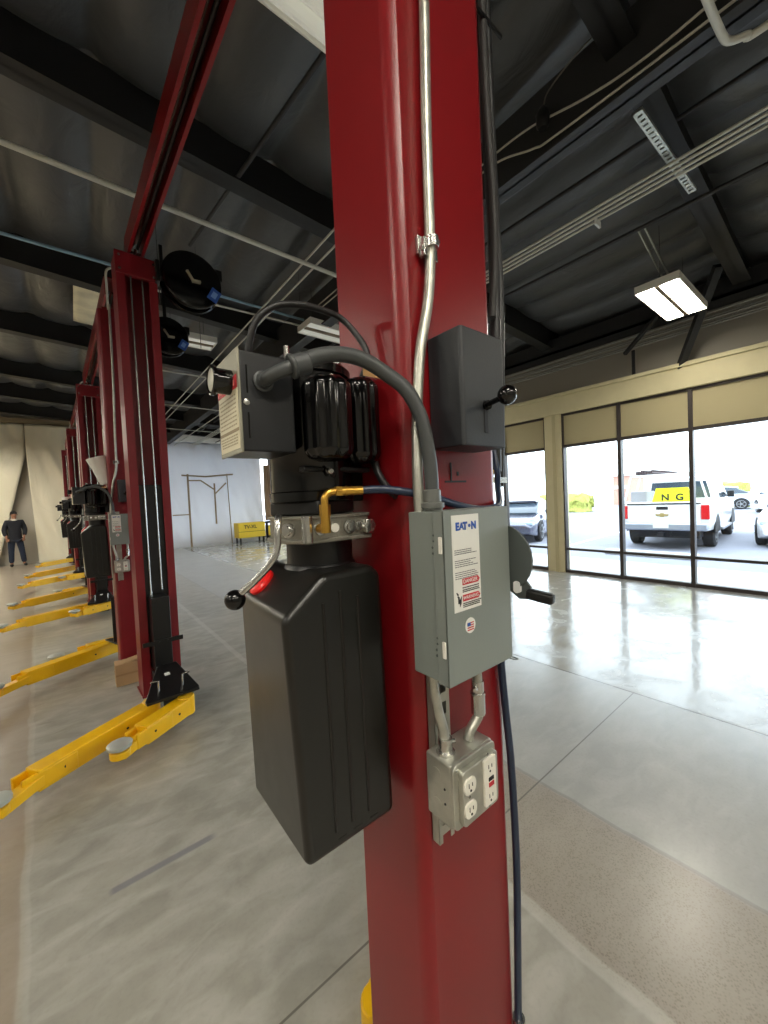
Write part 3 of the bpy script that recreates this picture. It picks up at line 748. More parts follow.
# shock pictogram
box(bm, .496, .4995, .4288, .4292, 1.418, 1.430); prism(bm, [(.492, 1.437), (.4955, 1.431), (.494, 1.430), (.499, 1.425), (.4965, 1.432), (.498, 1.4335), (.4935, 1.438)], .4288, .4292, 'XZ'); prism(bm, [(.500, 1.424), (.505, 1.430), (.504, 1.418), (.500, 1.412)], .4288, .4292, 'XZ')
obj('pictogram', bm, INK, lab, world=True)
bm = lathe(NB(), (.526, .4301, 1.375), (0, -1, 0), [(0, .0135), (.0007, .0135)], 28)
st = obj('flag_sticker', bm, PAPER, door, world=True, label='round white sticker with a small flag')
bm = NB()
for q in range(4): box(bm, .5175, .5345, .4290, .4295, 1.3665 + q * .0040, 1.3685 + q * .0040)
obj('flag_stripe', bm, REDL, st, world=True)
obj('flag_canton', B(.5175, .5255, .4287, .4294, 1.3745, 1.3805), BLUEL, st, world=True)
# hasp loop
obj('hasp_loop', tube(NB(), [(.640, .436, 1.283), (.648, .428, 1.279), (.655, .424, 1.279), (.656, .434, 1.279), (.648, .44, 1.281)], .0012, 8), GREYD, t, world=True, smooth=True)
# side handle
pr = []
for q in range(15):
    a = -PI / 2 + PI * q / 14; pr.append((.452 - .058 * math.cos(a), 1.463 + .068 * math.sin(a)))
pr += [(.462, 1.531), (.462, 1.395)]
pr = [(a_, b_ + .012) for a_, b_ in pr]
hp = obj('handle_plate', prism(NB(), pr, .653, .658, 'YZ'), GREYD, t, world=True, bevel=.001)
bm = prism(NB(), [(.452, 1.460), (.425, 1.460), (.400, 1.424), (.400, 1.400), (.420, 1.397), (.452, 1.424)], .658, .663, 'YZ')
obj('lever_arm', bm, GREYD, hp, world=True, bevel=.001)
obj('hole_plug', prism(NB(), [(.420 + .0055 * math.cos(a), 1.421 + (.012 if math.sin(a) > 0 else 0) - .006 + .0055 * math.sin(a)) for a in [2 * PI * i / 16 for i in range(16)]], .6505, .6645, 'YZ'), mat('hole_painted_bright', (235, 236, 236), .5), hp, world=True, label='pale oval plug painted as brightness through the handle plate hole')  # solid plug; light seen through the hole is put into its pale colour
obj('handle_grip', bar(NB(), (.658, .406, 1.411), (.661, .366, 1.406), .018, .019), BLK, hp, world=True, bevel=.004)
disc_proto = t
t.scale = (.97, 1.22, .966); t.location = (.538, .4995, 1.291)

# unistrut behind box
t = thing('strut_channel', 'slotted galvanised strut behind the grey disconnect box', 'strut', (.52, .51, .945))
bm = NB(); box(bm, .500, .5015, .5005, .519, .945, 1.60); box(bm, .5395, .541, .5005, .519, .945, 1.60); box(bm, .500, .541, .5175, .519, .945, 1.60)
box(bm, .500, .509, .5, .502, .945, 1.60); box(bm, .532, .541, .5, .502, .945, 1.60)
z = .96
while z < 1.59: box(bm, .509, .532, .5, .502, z, z + .018); z += .042
obj('channel', bm, GALV, t, world=True)
strut_proto = t

# outlet box
t = thing('outlet_box', 'square metal outlet box with two white receptacles below disconnect box', 'outlet box', (.53, .49, 1.03))
obx0, obx1, oz0, oz1 = .472, .588, 1.030, 1.142
bm = NB(); box(bm, obx0, obx1, .440, .499, oz0, oz1)
bxx = obj('box', bm, GALV, t, world=True, bevel=.003)
bm = NB()
for z in (1.058, 1.113): lathe(bm, (obx0, .474, z), (-1, 0, 0), [(0, .011), (.0008, .011), (.0009, .0095)], 20)
obj('knockout', bm, GALV, bxx, world=True, smooth=True)
bm = NB()
for z in (1.068, 1.094): ball(bm, (obx0, .455, z), .0022, 8, 6)
obj('side_screw', bm, BLK, bxx, world=True)
bm = NB(); poly = []
def rrect(x0, x1, z0, z1, r, n=5):
    p = []
    for cx, cz, a0 in ((x1 - r, z1 - r, 0), (x0 + r, z1 - r, 90), (x0 + r, z0 + r, 180), (x1 - r, z0 + r, 270)):
        for i in range(n + 1):
            a = R(a0 + 90 * i / n); p.append((cx + r * math.cos(a), cz + r * math.sin(a)))
    return p
prism(bm, rrect(obx0 - .001, obx1 + .001, oz0 - .001, oz1 + .001, .012), .434, .440, 'XZ')
prism(bm, rrect(obx0 + .012, obx1 - .006, oz0 + .006, oz1 - .010, .008), .424, .435, 'XZ')
cov = obj('cover', bm, GALV, t, world=True, bevel=.0015)
for z in (1.105, 1.064):
    pr = []
    for i in range(24):
        a = 2 * PI * i / 24; pr.append((.500 + .0155 * math.cos(a), z + max(-.0135, min(.0135, .0165 * math.sin(a)))))
    rc = obj('receptacle', prism(NB(), pr, .4205, .425, 'XZ'), WHITEP, t, world=True, bevel=.0008)
    bm = NB(); box(bm, .4945, .4960, .4198, .4206, z - .002, z + .006); box(bm, .5035, .5050, .4198, .4206, z - .001, z + .005); lathe(bm, (.5, .4206, z - .0075), (0, -1, 0), [(0, .0022), (.0008, .0022)], 10)
    obj('slot', bm, INK, rc, world=True)
gf = obj('gfci_receptacle', prism(NB(), rrect(.5375, .5705, 1.046, 1.130, .003), .4195, .426, 'XZ'), WHITEP, t, world=True, bevel=.001)
obj('test_button', B(.548, .562, .4180, .4200, 1.0895, 1.0960), INK, gf, world=True, bevel=.0005, label='black test button')
obj('reset_button', B(.548, .562, .4180, .4200, 1.0790, 1.0865), REDL, gf, world=True, bevel=.0005, label='red reset button')
bm = NB()
for z in (1.113, 1.060): box(bm, .5485, .5498, .4188, .4197, z - .001, z + .006); box(bm, .5575, .5588, .4188, .4197, z - .001, z + .005); lathe(bm, (.553, .4197, z - .0065), (0, -1, 0), [(0, .002), (.0008, .002)], 10)
obj('slot', bm, INK, gf, world=True)
bm = NB()
for x, z in ((.500, 1.0845), (.553, 1.1345), (.553, 1.0415), (.480, 1.134), (.579, 1.036)): lathe(bm, (x, .4242 if .49 < x < .57 else .434, z), (0, -1, 0), [(0, .0028), (.0012, .0025)], 12)
obj('screw', bm, STEEL, cov, world=True)
outlet_proto = t
# conduits between boxes
t = thing('short_conduit', 'left galvanised conduit curving from disconnect box down to outlet box', 'conduit', (.49, .475, 1.14))
obj('tube', tube(NB(), [(.474, .475, 1.300), (.476, .475, 1.262), (.484, .475, 1.22), (.492, .473, 1.185), (.494, .471, 1.160), (.494, .470, 1.143)], .0095), GALV, t, world=True, smooth=True)
bm = NB(); cyl(bm, (.494, .470, 1.141), (.494, .470, 1.147), .017, seg=8); cyl(bm, (.494, .470, 1.147), (.494, .470, 1.170), .0125, seg=20); cyl(bm, (.503, .470, 1.158), (.514, .465, 1.158), .004, seg=8)
obj('connector', bm, STEEL, t, world=True, smooth=True)
short_l = t
t = thing('offset_conduit', 'right galvanised conduit with couplings between disconnect and outlet boxes', 'conduit', (.56, .47, 1.14))
obj('tube', tube(NB(), [(.583, .466, 1.29), (.585, .466, 1.25), (.585, .466, 1.185), (.579, .466, 1.172), (.560, .468, 1.155), (.552, .468, 1.141)], .0095, n=6), GALV, t, world=True, smooth=True)
bm = NB(); cyl(bm, (.585, .466, 1.245), (.585, .466, 1.222), .012, seg=18); cyl(bm, (.585, .466, 1.222), (.585, .466, 1.218), .0145, seg=18); cyl(bm, (.585, .466, 1.218), (.585, .466, 1.180), .0135, seg=8); cyl(bm, (.573, .46, 1.236), (.563, .455, 1.236), .004, seg=8)
obj('connector', bm, STEEL, t, world=True, smooth=True)
short_r = t
# long EMT conduit up the post
t = thing('long_conduit', 'tall pale conduit running up the face of the near red post', 'conduit', (.55, .505, 1.58))
emt = [(.474, .49, 1.570), (.478, .495, 1.66), (.494, .505, 1.77), (.508, .505, 1.87), (.532, .505, 1.96), (.542, .505, 2.03), (.545, .505, 2.09), (.548, .505, 2.3), (.555, .505, 2.52), (.565, .505, 2.9), (.57, .505, 3.55)]
obj('tube', tube(NB(), emt, .0098), GALV, t, world=True, smooth=True)
cb = NB(); box(cb, .520, .572, .512, .5195, 2.052, 2.085); cyl(cb, (.545, .500, 2.062), (.545, .500, 2.082), .0125, seg=16)
box(cb, .524, .532, .500, .515, 2.045, 2.078); cyl(cb, (.562, .500, 2.082), (.562, .520, 2.082), .006, seg=8); cyl(cb, (.519, .505, 2.058), (.532, .505, 2.058), .005, seg=8)
obj('clamp', cb, STEEL, t, world=True, bevel=.001)
emt_proto = t

# ------------------------------------------------------------------ hydraulic power unit
t = thing('hydraulic_power_unit', 'black motor and oil tank power unit on the left of the near post', 'power unit', (.37, .69, 1.0))
PU = t
prof = [(.266, .995), (.259, 1.415), (.322, 1.478), (.428, 1.480), (.446, 1.462), (.454, .995)]
tb = prism(NB(), prof, .572, .815, 'XZ')
for v in tb.verts:
    if v.co.y < .6 and 1.4 < v.co.z < 1.47 and v.co.x < .27: v.co.x -= .014
tk = obj('tank', tb, TANK, t, world=True, bevel=.013, seg=4)
bm = NB()
for x0, zt in ((.318, 1.43), (.352, 1.445), (.388, 1.43)):
    tube(bm, [(x0, .5725, zt), (x0 + .004, .5725, 1.03)], .0032, 8, smooth=False)
    box(bm, x0 + .006, x0 + .024, .5712, .573, 1.012, 1.015)
obj('rib', bm, TANK, tk, world=True, smooth=True)
nrm = Vector((-.707, 0, .707)); cc = Vector((.286, .755, 1.444))
obj('filler_cap', lathe(NB(), cc - nrm * .004, nrm, [(0, .029), (.010, .029), (.014, .025), (.015, .020)], 28), REDCAP, tk, world=True, smooth=True, label='red filler cap')
cx, cy = .372, .688
obj('neck', lathe(NB(), (.383, .69, 1.474), (0, 0, 1), [(0, .072), (.006, .069), (.01, .0655), (.058, .0655)], 40), BLK, tk, world=True, smooth=True)
# manifold block
bm = prism(NB(), [(.312, .602), (.443, .602), (.452, .62), (.452, .755), (.33, .755), (.297, .73), (.286, .672)], 1.534, 1.572)
prism(bm, [(.308, .598), (.447, .598), (.456, .615), (.456, .76), (.328, .76), (.292, .735), (.281, .670)], 1.528, 1.536)
prism(bm, [(.310, .600), (.445, .600), (.454, .618), (.454, .757), (.329, .757), (.294, .732), (.283, .671)], 1.570, 1.577)
blk = obj('manifold_block', bm, CAST, t, world=True, bevel=.002)
bm = NB(); cyl(bm, (.3125, .604, 1.531), (.3125, .604, 1.577), .010, seg=16)
for x, r in ((.336, .0115), (.398, .013), (.418, .009)): lathe(bm, (x, .603, 1.553), (0, -1, 0), [(0, r), (.006, r), (.0065, r * .7), (.012, r * .65), (.0125, r * .3)], 16)
lathe(bm, (.436, .603, 1.552), (0, -1, 0), [(0, .014), (.016, .014), (.017, .012)], 6)
lathe(bm, (.292, .63, 1.553), (-.9, -.42, 0), [(0, .013), (.006, .013), (.0065, .009), (.012, .009)], 16)
obj('port_fitting', bm, STEEL, blk, world=True, smooth=True)
obj('port_plug', lathe(NB(), (.366, .603, 1.553), (0, -1, 0), [(0, .0085), (.004, .0085), (.0045, .004)], 18), WHITE, blk, world=True, smooth=True, label='white ringed port plug')
# release handle
hb = NB(); tube(hb, [(.284, .65, 1.578), (.264, .610, 1.578), (.257, .598, 1.562), (.252, .595, 1.530), (.243, .598, 1.508), (.222, .615, 1.480), (.199, .632, 1.456)], .0058, 12)
hd = obj('release_handle', hb, STEEL, t, world=True, smooth=True, label='chrome bent release handle')
obj('ball_knob', ball(NB(), (.194, .636, 1.449), .0165), BLKG, hd, world=True, smooth=True, label='black ball knob')
# motor
obj('motor_flange', prism(NB(), [(cx + .083 * math.cos(a + .4) * (1 if i % 2 else .93), cy + .083 * math.sin(a + .4) * (1 if i % 2 else .93)) for i, a in enumerate([2 * PI * i / 8 for i in range(8)])], 1.578, 1.604), BLK, t, world=True, bevel=.004)
mo = obj('motor', lathe(NB(), (cx, cy, 1.60), (0, 0, 1), [(0, .076), (.004, .082), (.02, .083), (.022, .080), (.09, .080), (.092, .0815), (.235, .0815), (.238, .085), (.252, .085), (.262, .075), (.272, .05), (.274, .02)], 48), BLKG, t, world=True, smooth=True)
bm = NB()
for a in (.6, 2.2, 3.7, 5.3): cyl(bm, (cx + .068 * math.cos(a), cy + .068 * math.sin(a), 1.855), (cx + .068 * math.cos(a), cy + .068 * math.sin(a), 1.884), .0055, seg=8)
obj('motor_bolt', bm, STEEL, mo, world=True)
def capac(x, y, r, z0, z1, name):
    bm = NB(); n = 36; prof = [(0, .55), (.004, .8), (.014, .97), (.02, 1.), (z1 - z0 - .02, 1.), (z1 - z0 - .012, .97), (z1 - z0 - .002, .7), (z1 - z0, .3)]
    rings = []
    for tt, q in prof:
        rings.append([bm.verts.new((x + r * q * (1 + .05 * math.cos(10 * a)) * math.cos(a), y + r * q * (1 + .05 * math.cos(10 * a)) * math.sin(a), z0 + tt)) for a in [2 * PI * i / (n * 2) for i in range(n * 2)]])
    for A, C in zip(rings, rings[1:]):
        for i in range(n * 2): bm.faces.new((A[i], A[(i + 1) % (2 * n)], C[(i + 1) % (2 * n)], C[i]))
    bm.faces.new(rings[0][::-1]); bm.faces.new(rings[-1])
    return obj(name, bm, BLKG, mo, world=True, smooth='all')
capac(.350, .580, .041, 1.672, 1.815, 'capacitor_cover'); capac(.440, .606, .034, 1.672, 1.832, 'capacitor_cover')
bm = NB(); box(bm, .315, .46, .610, .63, 1.655, 1.665)
cyl(bm, (.362, .596, 1.650), (.362, .590, 1.650), .006, seg=14)
obj('capacitor_bracket', bm, BLK, mo, world=True, bevel=.003)
obj('bracket_screw', lathe(NB(), (.358, .600, 1.655), (0, -1, 0), [(0, .006), (.01, .006), (.012, .004)], 14), STEEL, mo, world=True, smooth=True)
obj('nameplate', B(.424, .462, .5695, .5715, 1.828, 1.842), COPPER, mo, world=True, label='small tan plate on motor')
bm = NB(); box(bm, .40, .4775, .66, .74, 1.60, 1.84)
obj('mounting_bracket', bm, BLK, t, world=True, bevel=.004)
bm = NB(); tube(bm, [(.455, .64, 1.76), (.466, .62, 1.72), (.468, .60, 1.66), (.47, .575, 1.625), (.474, .55, 1.606)], .008, 12)
obj('motor_lead', bm, HOSEB, t, world=True, smooth=True)
# control box
cbx = obj('control_box', B(.208, .298, .598, .700, 1.685, 1.841), BOXB, t, world=True, bevel=.003)
bm = NB(); box(bm, .2055, .209, .5965, .702, 1.683, 1.843)
obj('control_box_lid', bm, mat('pale_metal_lid', (150, 148, 132), .4, .5), cbx, world=True, bevel=.001)
lb = obj('warning_label', B(.2046, .2056, .602, .697, 1.690, 1.783), CREAML, cbx, world=True)
obj('red_header', B(.2040, .2047, .602, .697, 1.783, 1.803), REDL, lb, world=True)
obj('label_divider', B(.2041, .2047, .602, .697, 1.717, 1.722), mat('tan_ink', (150, 135, 105), .6), lb, world=True)
bm = NB(); random.seed(11)
for z in [1.773 - .0065 * i for i in range(8)] + [1.711 - .0045 * i for i in range(4)]:
    y = .61
    while y < .69:
        wd = random.uniform(.004, .012); box(bm, .2042, .2047, y, min(y + wd, .692), z, z + .0022); y += wd + .003
obj('fine_print', bm, mat('faded_ink', (165, 155, 125), .6), lb, world=True)
bm = NB()
for i in range(9): box(bm, .2036, .2041, .612 + i * .009, .617 + i * .009, 1.788, 1.797)
obj('header_lettering', bm, mat('pink_ink', (235, 150, 140), .6), lb, world=True)
bm = lathe(NB(), (.206, .635, 1.798), (-1, 0, 0), [(0, .0195), (.024, .0195), (.025, .0235), (.030, .0235), (.031, .020), (.028, .018)], 32)
sw = obj('push_switch', bm, BLKG, cbx, world=True, smooth=True)
obj('switch_face', lathe(NB(), (.1795, .635, 1.798), (-1, 0, 0), [(0, .0175), (.003, .0175), (.004, .015)], 28), mat('silver_face', (170, 168, 155), .4, .4), sw, world=True, smooth=True)
bm = NB(); lathe(bm, (.2165, .598, 1.760), (0, -1, 0), [(0, .0055), (.003, .005), (.0035, .002)], 14)
obj('box_screw', bm, STEEL, cbx, world=True, smooth=True)
bm = NB(); box(bm, .218, .220, .5965, .599, 1.775, 1.818); box(bm, .218, .220, .5965, .599, 1.705, 1.745)
obj('box_seam', bm, BLKG, cbx, world=True)
# elbow connector on the box
bm = lathe(NB(), (.245, .598, 1.796), (0, -1, 0), [(0, .016), (.003, .0165), (.005, .013), (.012, .0115)], 24)
tube(bm, [(.245, .592, 1.796), (.245, .572, 1.797), (.256, .558, 1.803), (.275, .549, 1.812)], .0105, 16)
lathe(bm, (.270, .551, 1.810), (.9, -.22, .33), [(0, .017), (.002, .019), (.006, .019), (.008, .0165), (.030, .0165), (.032, .0145)], 20)
obj('elbow_connector', bm, HOSEG, cbx, world=True, smooth=True)
# power whip
t = thing('flexible_conduit', 'thick grey flexible conduit arching from power unit to disconnect box', 'conduit', (.49, .475, 1.58))
gh = [(.285, .547, 1.816), (.309, .543, 1.830), (.349, .535, 1.840), (.392, .525, 1.836), (.430, .508, 1.812), (.455, .49, 1.785), (.474, .478, 1.740), (.485, .474, 1.683), (.489, .473, 1.64), (.489, .473, 1.602)]
obj('hose', tube(NB(), gh, .0125, 18, 10), HOSEG, t, world=True, smooth=True)
bm = lathe(NB(), (.489, .473, 1.578), (0, 0, 1), [(0, .018), (.003, .018), (.004, .021), (.012, .021), (.014, .016), (.034, .0155), (.036, .0135)], 20)
obj('end_connector', bm, mat('grey_fitting', (112, 114, 110), .4, .3), t, world=True, smooth=True)
flex = t
# cable loop
t = tag(obj('cable_loop', tube(NB(), [(.256, .69, 1.84), (.256, .68, 1.88), (.268, .67, 1.925), (.300, .66, 1.955), (.345, .65, 1.966), (.395, .645, 1.966), (.435, .64, 1.955), (.456, .61, 1.905), (.458, .60, 1.87), (.45, .61, 1.84)], .0062, 12, 8), HOSEB, smooth=True), 'thin black cable looping above the power unit motor', 'cable')
# hydraulic hose
t = thing('hydraulic_hose', 'blue-black hydraulic hose with brass elbow crossing behind the disconnect box', 'hose', (.39, .57, 1.58))
bm = NB(); cyl(bm, (.331, .572, 1.576), (.331, .572, 1.596), .0095, seg=6); cyl(bm, (.331, .594, 1.555), (.331, .572, 1.555), .008, seg=12); cyl(bm, (.331, .572, 1.548), (.331, .572, 1.576), .0085, seg=14)
tube(bm, [(.331, .572, 1.592), (.332, .572, 1.607), (.340, .570, 1.616), (.352, .567, 1.618)], .0065, 14)
cyl(bm, (.350, .567, 1.618), (.360, .565, 1.618), .009, seg=6); cyl(bm, (.360, .565, 1.618), (.398, .555, 1.618), .0078, seg=16); cyl(bm, (.368, .563, 1.618), (.371, .562, 1.618), .0088, seg=16)
obj('brass_elbow', bm, BRASS, t, world=True, smooth=True)
obj('hose', tube(NB(), [(.396, .556, 1.618), (.43, .535, 1.618), (.465, .508, 1.611), (.52, .5, 1.600), (.58, .503, 1.585), (.65, .503, 1.572), (.72, .503, 1.573), (.77, .53, 1.588), (.81, .56, 1.615), (.845, .585, 1.66), (.853, .60, 1.72)], .0075, 14), HOSEBL, t, world=True, smooth=True)
tag(obj('drop_hose', tube(NB(), [(.70, .506, 1.575), (.715, .507, 1.45), (.722, .508, 1.25), (.732, .507, 1.12), (.748, .508, .98), (.757, .509, .76), (.752, .510, .56), (.745, .511, .38), (.742, .511, .28), (.74, .511, .10), (.738, .511, .012)], .0085, 14), HOSEBL, smooth=True), 'dark blue hose hanging down the right edge of the near post', 'hose')
bm = NB(); cyl(bm, (.744, .509, .34), (.744, .509, .375), .014, seg=14); cyl(bm, (.72, .509, .345), (.744, .509, .35), .01, seg=8)
tag(obj('hose_clamp', bm, STEEL, smooth=True), 'small metal hose fitting at the bottom edge of the near post', 'fitting')
# vertical cables on the far right edge of the post
t = thing('cable_run', 'bundle of black hoses running up the right edge of the near post', 'hoses', (.87, .60, 1.6))
obj('hose', tube(NB(), [(.862, .60, 1.66), (.872, .60, 1.9), (.885, .60, 2.1), (.882, .60, 2.4), (.868, .60, 2.75), (.86, .60, 3.5)], .014, 12), HOSEB, t, world=True, smooth=True)
obj('hose', tube(NB(), [(.895, .61, 1.62), (.915, .61, 1.9), (.925, .61, 2.15), (.915, .61, 2.45), (.910, .61, 2.8), (.91, .61, 3.5)], .009, 12), HOSEB, t, world=True, smooth=True)
obj('sleeve', tube(NB(), [(.855, .59, 2.05), (.868, .585, 2.2), (.870, .585, 2.35), (.855, .585, 2.6), (.85, .585, 3.0)], .010, 12), mat('grey_sleeve', (40, 38, 37), .6), t, world=True, smooth=True)
bm = NB(); box(bm, .752, .92, .575, .58, 2.765, 2.775)
obj('clamp', bm, BLK, t, world=True)
bm = NB(); cyl(bm, (.755, .57, 2.77), (.755, .545, 2.77), .010, seg=10)
obj('clamp_bolt', bm, STEEL, t, world=True)
bm = NB(); box(bm, .752, .91, .60, .605, 1.63, 1.645)
obj('clamp', bm, STEEL, t, world=True)
bm = NB(); cyl(bm, (.80, .585, 1.60), (.835, .60, 1.66), .012, seg=12); cyl(bm, (.79, .575, 1.57), (.80, .585, 1.60), .010, seg=6)
obj('brass_fitting', bm, BRASS, t, world=True, smooth=True)

# ------------------------------------------------------------------ copies of the kit on the farther power posts
NAMES = {1: 'second', 2: 'third', 3: 'fourth'}
anchor = Vector((P1[0] + .136, P1[1], 0))
kit = [(PU, 'black hydraulic power unit with oil tank on the %s red power post', 'farther power units'),
       (disc_proto, 'small grey disconnect box on the %s red power post', 'farther disconnect boxes'),
       (strut_proto, 'slotted strut behind the disconnect box of the %s red power post', 'farther struts'),
       (outlet_proto, 'small metal outlet box on the %s red power post', 'farther outlet boxes'),
       (short_l, 'left short conduit above the outlet box of the %s power post', 'farther short conduits'),
       (short_r, 'right short conduit above the outlet box of the %s power post', 'farther offset conduits'),
       (emt_proto, 'tall pale conduit up the face of the %s red power post', 'farther tall conduits'),
       (lock_proto, 'dark lock cover on the face of the %s red power post', 'farther lock covers'),
       (flex, 'grey flexible conduit beside the disconnect box of the %s power post', 'farther flexible conduits')]
for i in (1, 2, 3):
    new = Vector((PP[i][0] + .136, PP[i][1], 0)); Rm = Matrix.Rotation(LEAN, 4, 'Z')
    for pr_, lb, gr in kit:
        loc = new + (Rm @ (Vector(pr_.location) - anchor))
        copy_tree(pr_, None, loc, LEAN, lb % NAMES[i], gr)
# white funnels standing on far power units
for i, (h, r0, r1, kind) in {1: (.26, .05, .085, 'tall white plastic cone standing on the second power unit'), 2: (.12, .06, .06, 'white plastic tub standing on the third power unit'), 3: (.16, .07, .09, 'white plastic bag bundle on the fourth power unit')}.items():
    x = PP[i][0] + (cx - P1[0]) + (.10 if i == 1 else .02); y = PP[i][1] + (cy - P1[1])
    bm = lathe(NB(), (x, y, 1.875), (-.28 if i == 1 else 0, 0, 1), [(0, r0), (h * .6, (r0 + r1) / 2), (h, r1), (h + .004, r1 * .9)], 20)
    tag(obj('white_cone' if i == 1 else 'white_tub', bm, WHITE, smooth=True), kind, 'plastic cover')
# hooked tops of the tall conduits on the farther power posts
for i, lb in ((1, 'second'), (2, 'third'), (3, 'fourth')):
    x, y = PP[i][0] + .086, PP[i][1] - .015
    pipe('hooked_conduit', 'pale hooked conduit at the top of the %s red power post' % lb, [(x, y, 3.50), (x - .002, y, 3.70), (x, y, 3.84), (x + .03, y, 3.89), (x + .09, y, 3.90)], .010, DUCT, 'conduit', True, group='hooked conduits above the power posts')

# ------------------------------------------------------------------ hose reels
def reel(c, r, label):
    t = thing('hose_reel', label, 'hose reel', c, 0, 'black hose reels')
    x, y, z = c
    obj('drum', lathe(NB(), (x, y - .07, z), (0, 1, 0), [(0, r * .92), (.006, r * .99), (.014, r), (.02, r * .96), (.022, r * .7), (.12, r * .7), (.122, r * .96), (.135, r), (.14, r * .9)], 48), BLKG, t, world=True, smooth=True)
    obj('hose', lathe(NB(), (x, y - .045, z), (0, 1, 0), [(0, r * .72), (.01, r * .88), (.07, r * .88), (.08, r * .72)], 40), HOSEB, t, world=True, smooth=True)
    bm = NB(); bar(bm, (x - .05, y - .085, z + .06), (x + .0, y - .085, z - .02), .018, .02, (0, -1, 0)); bar(bm, (x - .01, y - .085, z - .02), (x + .06, y - .085, z - .015), .02, .03, (0, -1, 0))
    obj('hub_fitting', bm, mat('pale_fitting', (190, 185, 160), .4, .4), t, world=True)
    a = R(-52)
    M = Matrix.Translation((x + .80 * r * math.cos(R(-28)), y - .075, z + .80 * r * math.sin(R(-28)))) @ Matrix.Rotation(R(28 + 0), 4, 'Y')
    lbo = obj('blue_label', box(NB(), -.045, .045, -.003, .003, -.06, .06, M), BLUEL, t, world=True, bevel=.002)
    M2 = M @ Matrix.Translation((0, -.004, 0))
    obj('label_mark', box(NB(), -.022, .022, -.001, .001, -.03, .03, M2), mat('pale_blue_mark', (130, 165, 220), .5), lbo, world=True)
    bm = NB(); box(bm, x - r - .02, x - r * .2, y - .02, y + .10, z - .03, z + .03); box(bm, x - r - .04, x - r - .01, y - .06, y + .12, z - .09, z + .09)
    bar(bm, (x, y + .09, z), (x + r * 1.0, y + .09, z + r * .75), .04, .05); box(bm, x + r * .85, x + r * 1.15, y + .02, y + .12, z + r * .45, z + r * .85)
    if y > 5: box(bm, x - .02, x + .02, y + .09, y + .11, z, zc(x) - .06)
    obj('arm_bracket', bm, BLK, t, world=True, bevel=.004)
    return t
reel((.95, 3.86, 3.665), .25, 'large black hose reel with blue label beside the nearest open post')
reel((1.01, 5.35, 3.71), .225, 'smaller looking black hose reel with blue label behind the first reel')

# ------------------------------------------------------------------ cardboard box
t = thing('cardboard_box', 'small brown cardboard box at the foot of the second power post', 'box', (.35, 4.34, 0))
obj('carton', B(.21, .47, 4.26, 4.40, 0.001, .20), CARD, t, world=True, bevel=.003)
obj('tape', B(.208, .472, 4.257, 4.403, .095, .11), mat('tan_tape', (160, 125, 85), .5), t, world=True)
obj('lid_flap', bar(NB(), (.26, 4.30, .205), (.44, 4.33, .225), .10, .004), CARD, t, world=True)

# ------------------------------------------------------------------ tool cabinet and cart far right
t = thing('tool_cabinet', 'yellow rolling tool cabinet with dark lettering by the white sheeting', 'cabinet', (5.85, 16.6, 0))
obj('body', B(5.28, 6.42, 16.3, 16.9, .25, .88), YELD, t, world=True, bevel=.01)
obj('drawer_line', B(5.28, 6.42, 16.294, 16.30, .50, .515), INK, t, world=True)
text('TV-XL', .20, INK, t, at_y(5.78, 16.29, .70), name='lettering', bold=.004)
for x in (5.36, 6.34):
    for y in (16.36, 16.84):
        obj('leg', B(x - .03, x + .03, y - .03, y + .03, .0, .26), BLK, t, world=True)
t = thing('utility_cart', 'dark framed utility cart right of the yellow tool cabinet', 'cart', (6.75, 16.6, 0))
bm = NB()
for x in (6.52, 7.0):
    for y in (16.35, 16.8): box(bm, x - .04, x + .04, y - .03, y + .03, .05, .86)
box(bm, 6.48, 7.04, 16.32, 16.83, .80, .88); box(bm, 6.48, 7.04, 16.32, 16.83, .2, .25)
obj('frame', bm, BLK, t, world=True)
obj('bin', B(6.58, 6.88, 16.36, 16.7, .26, .7), YELD, t, world=True, bevel=.01)
bm = NB()
for x in (6.52, 7.0): cyl(bm, (x, 16.34, .05), (x, 16.40, .05), .048, seg=14)
obj('caster', bm, BLK, t, world=True)
# curtain at far right
o = obj('hanging_curtain', sheet(lambda z: 6.75, lambda z: 7.2, .9, 3.4, 17.0, .10, 9, 3), mat('beige_curtain', (170, 145, 120), .8), smooth='all'); o.modifiers.new('t', 'SOLIDIFY').thickness = .01
tag(o, 'beige hanging curtain beside the far window above the cart', 'curtain')

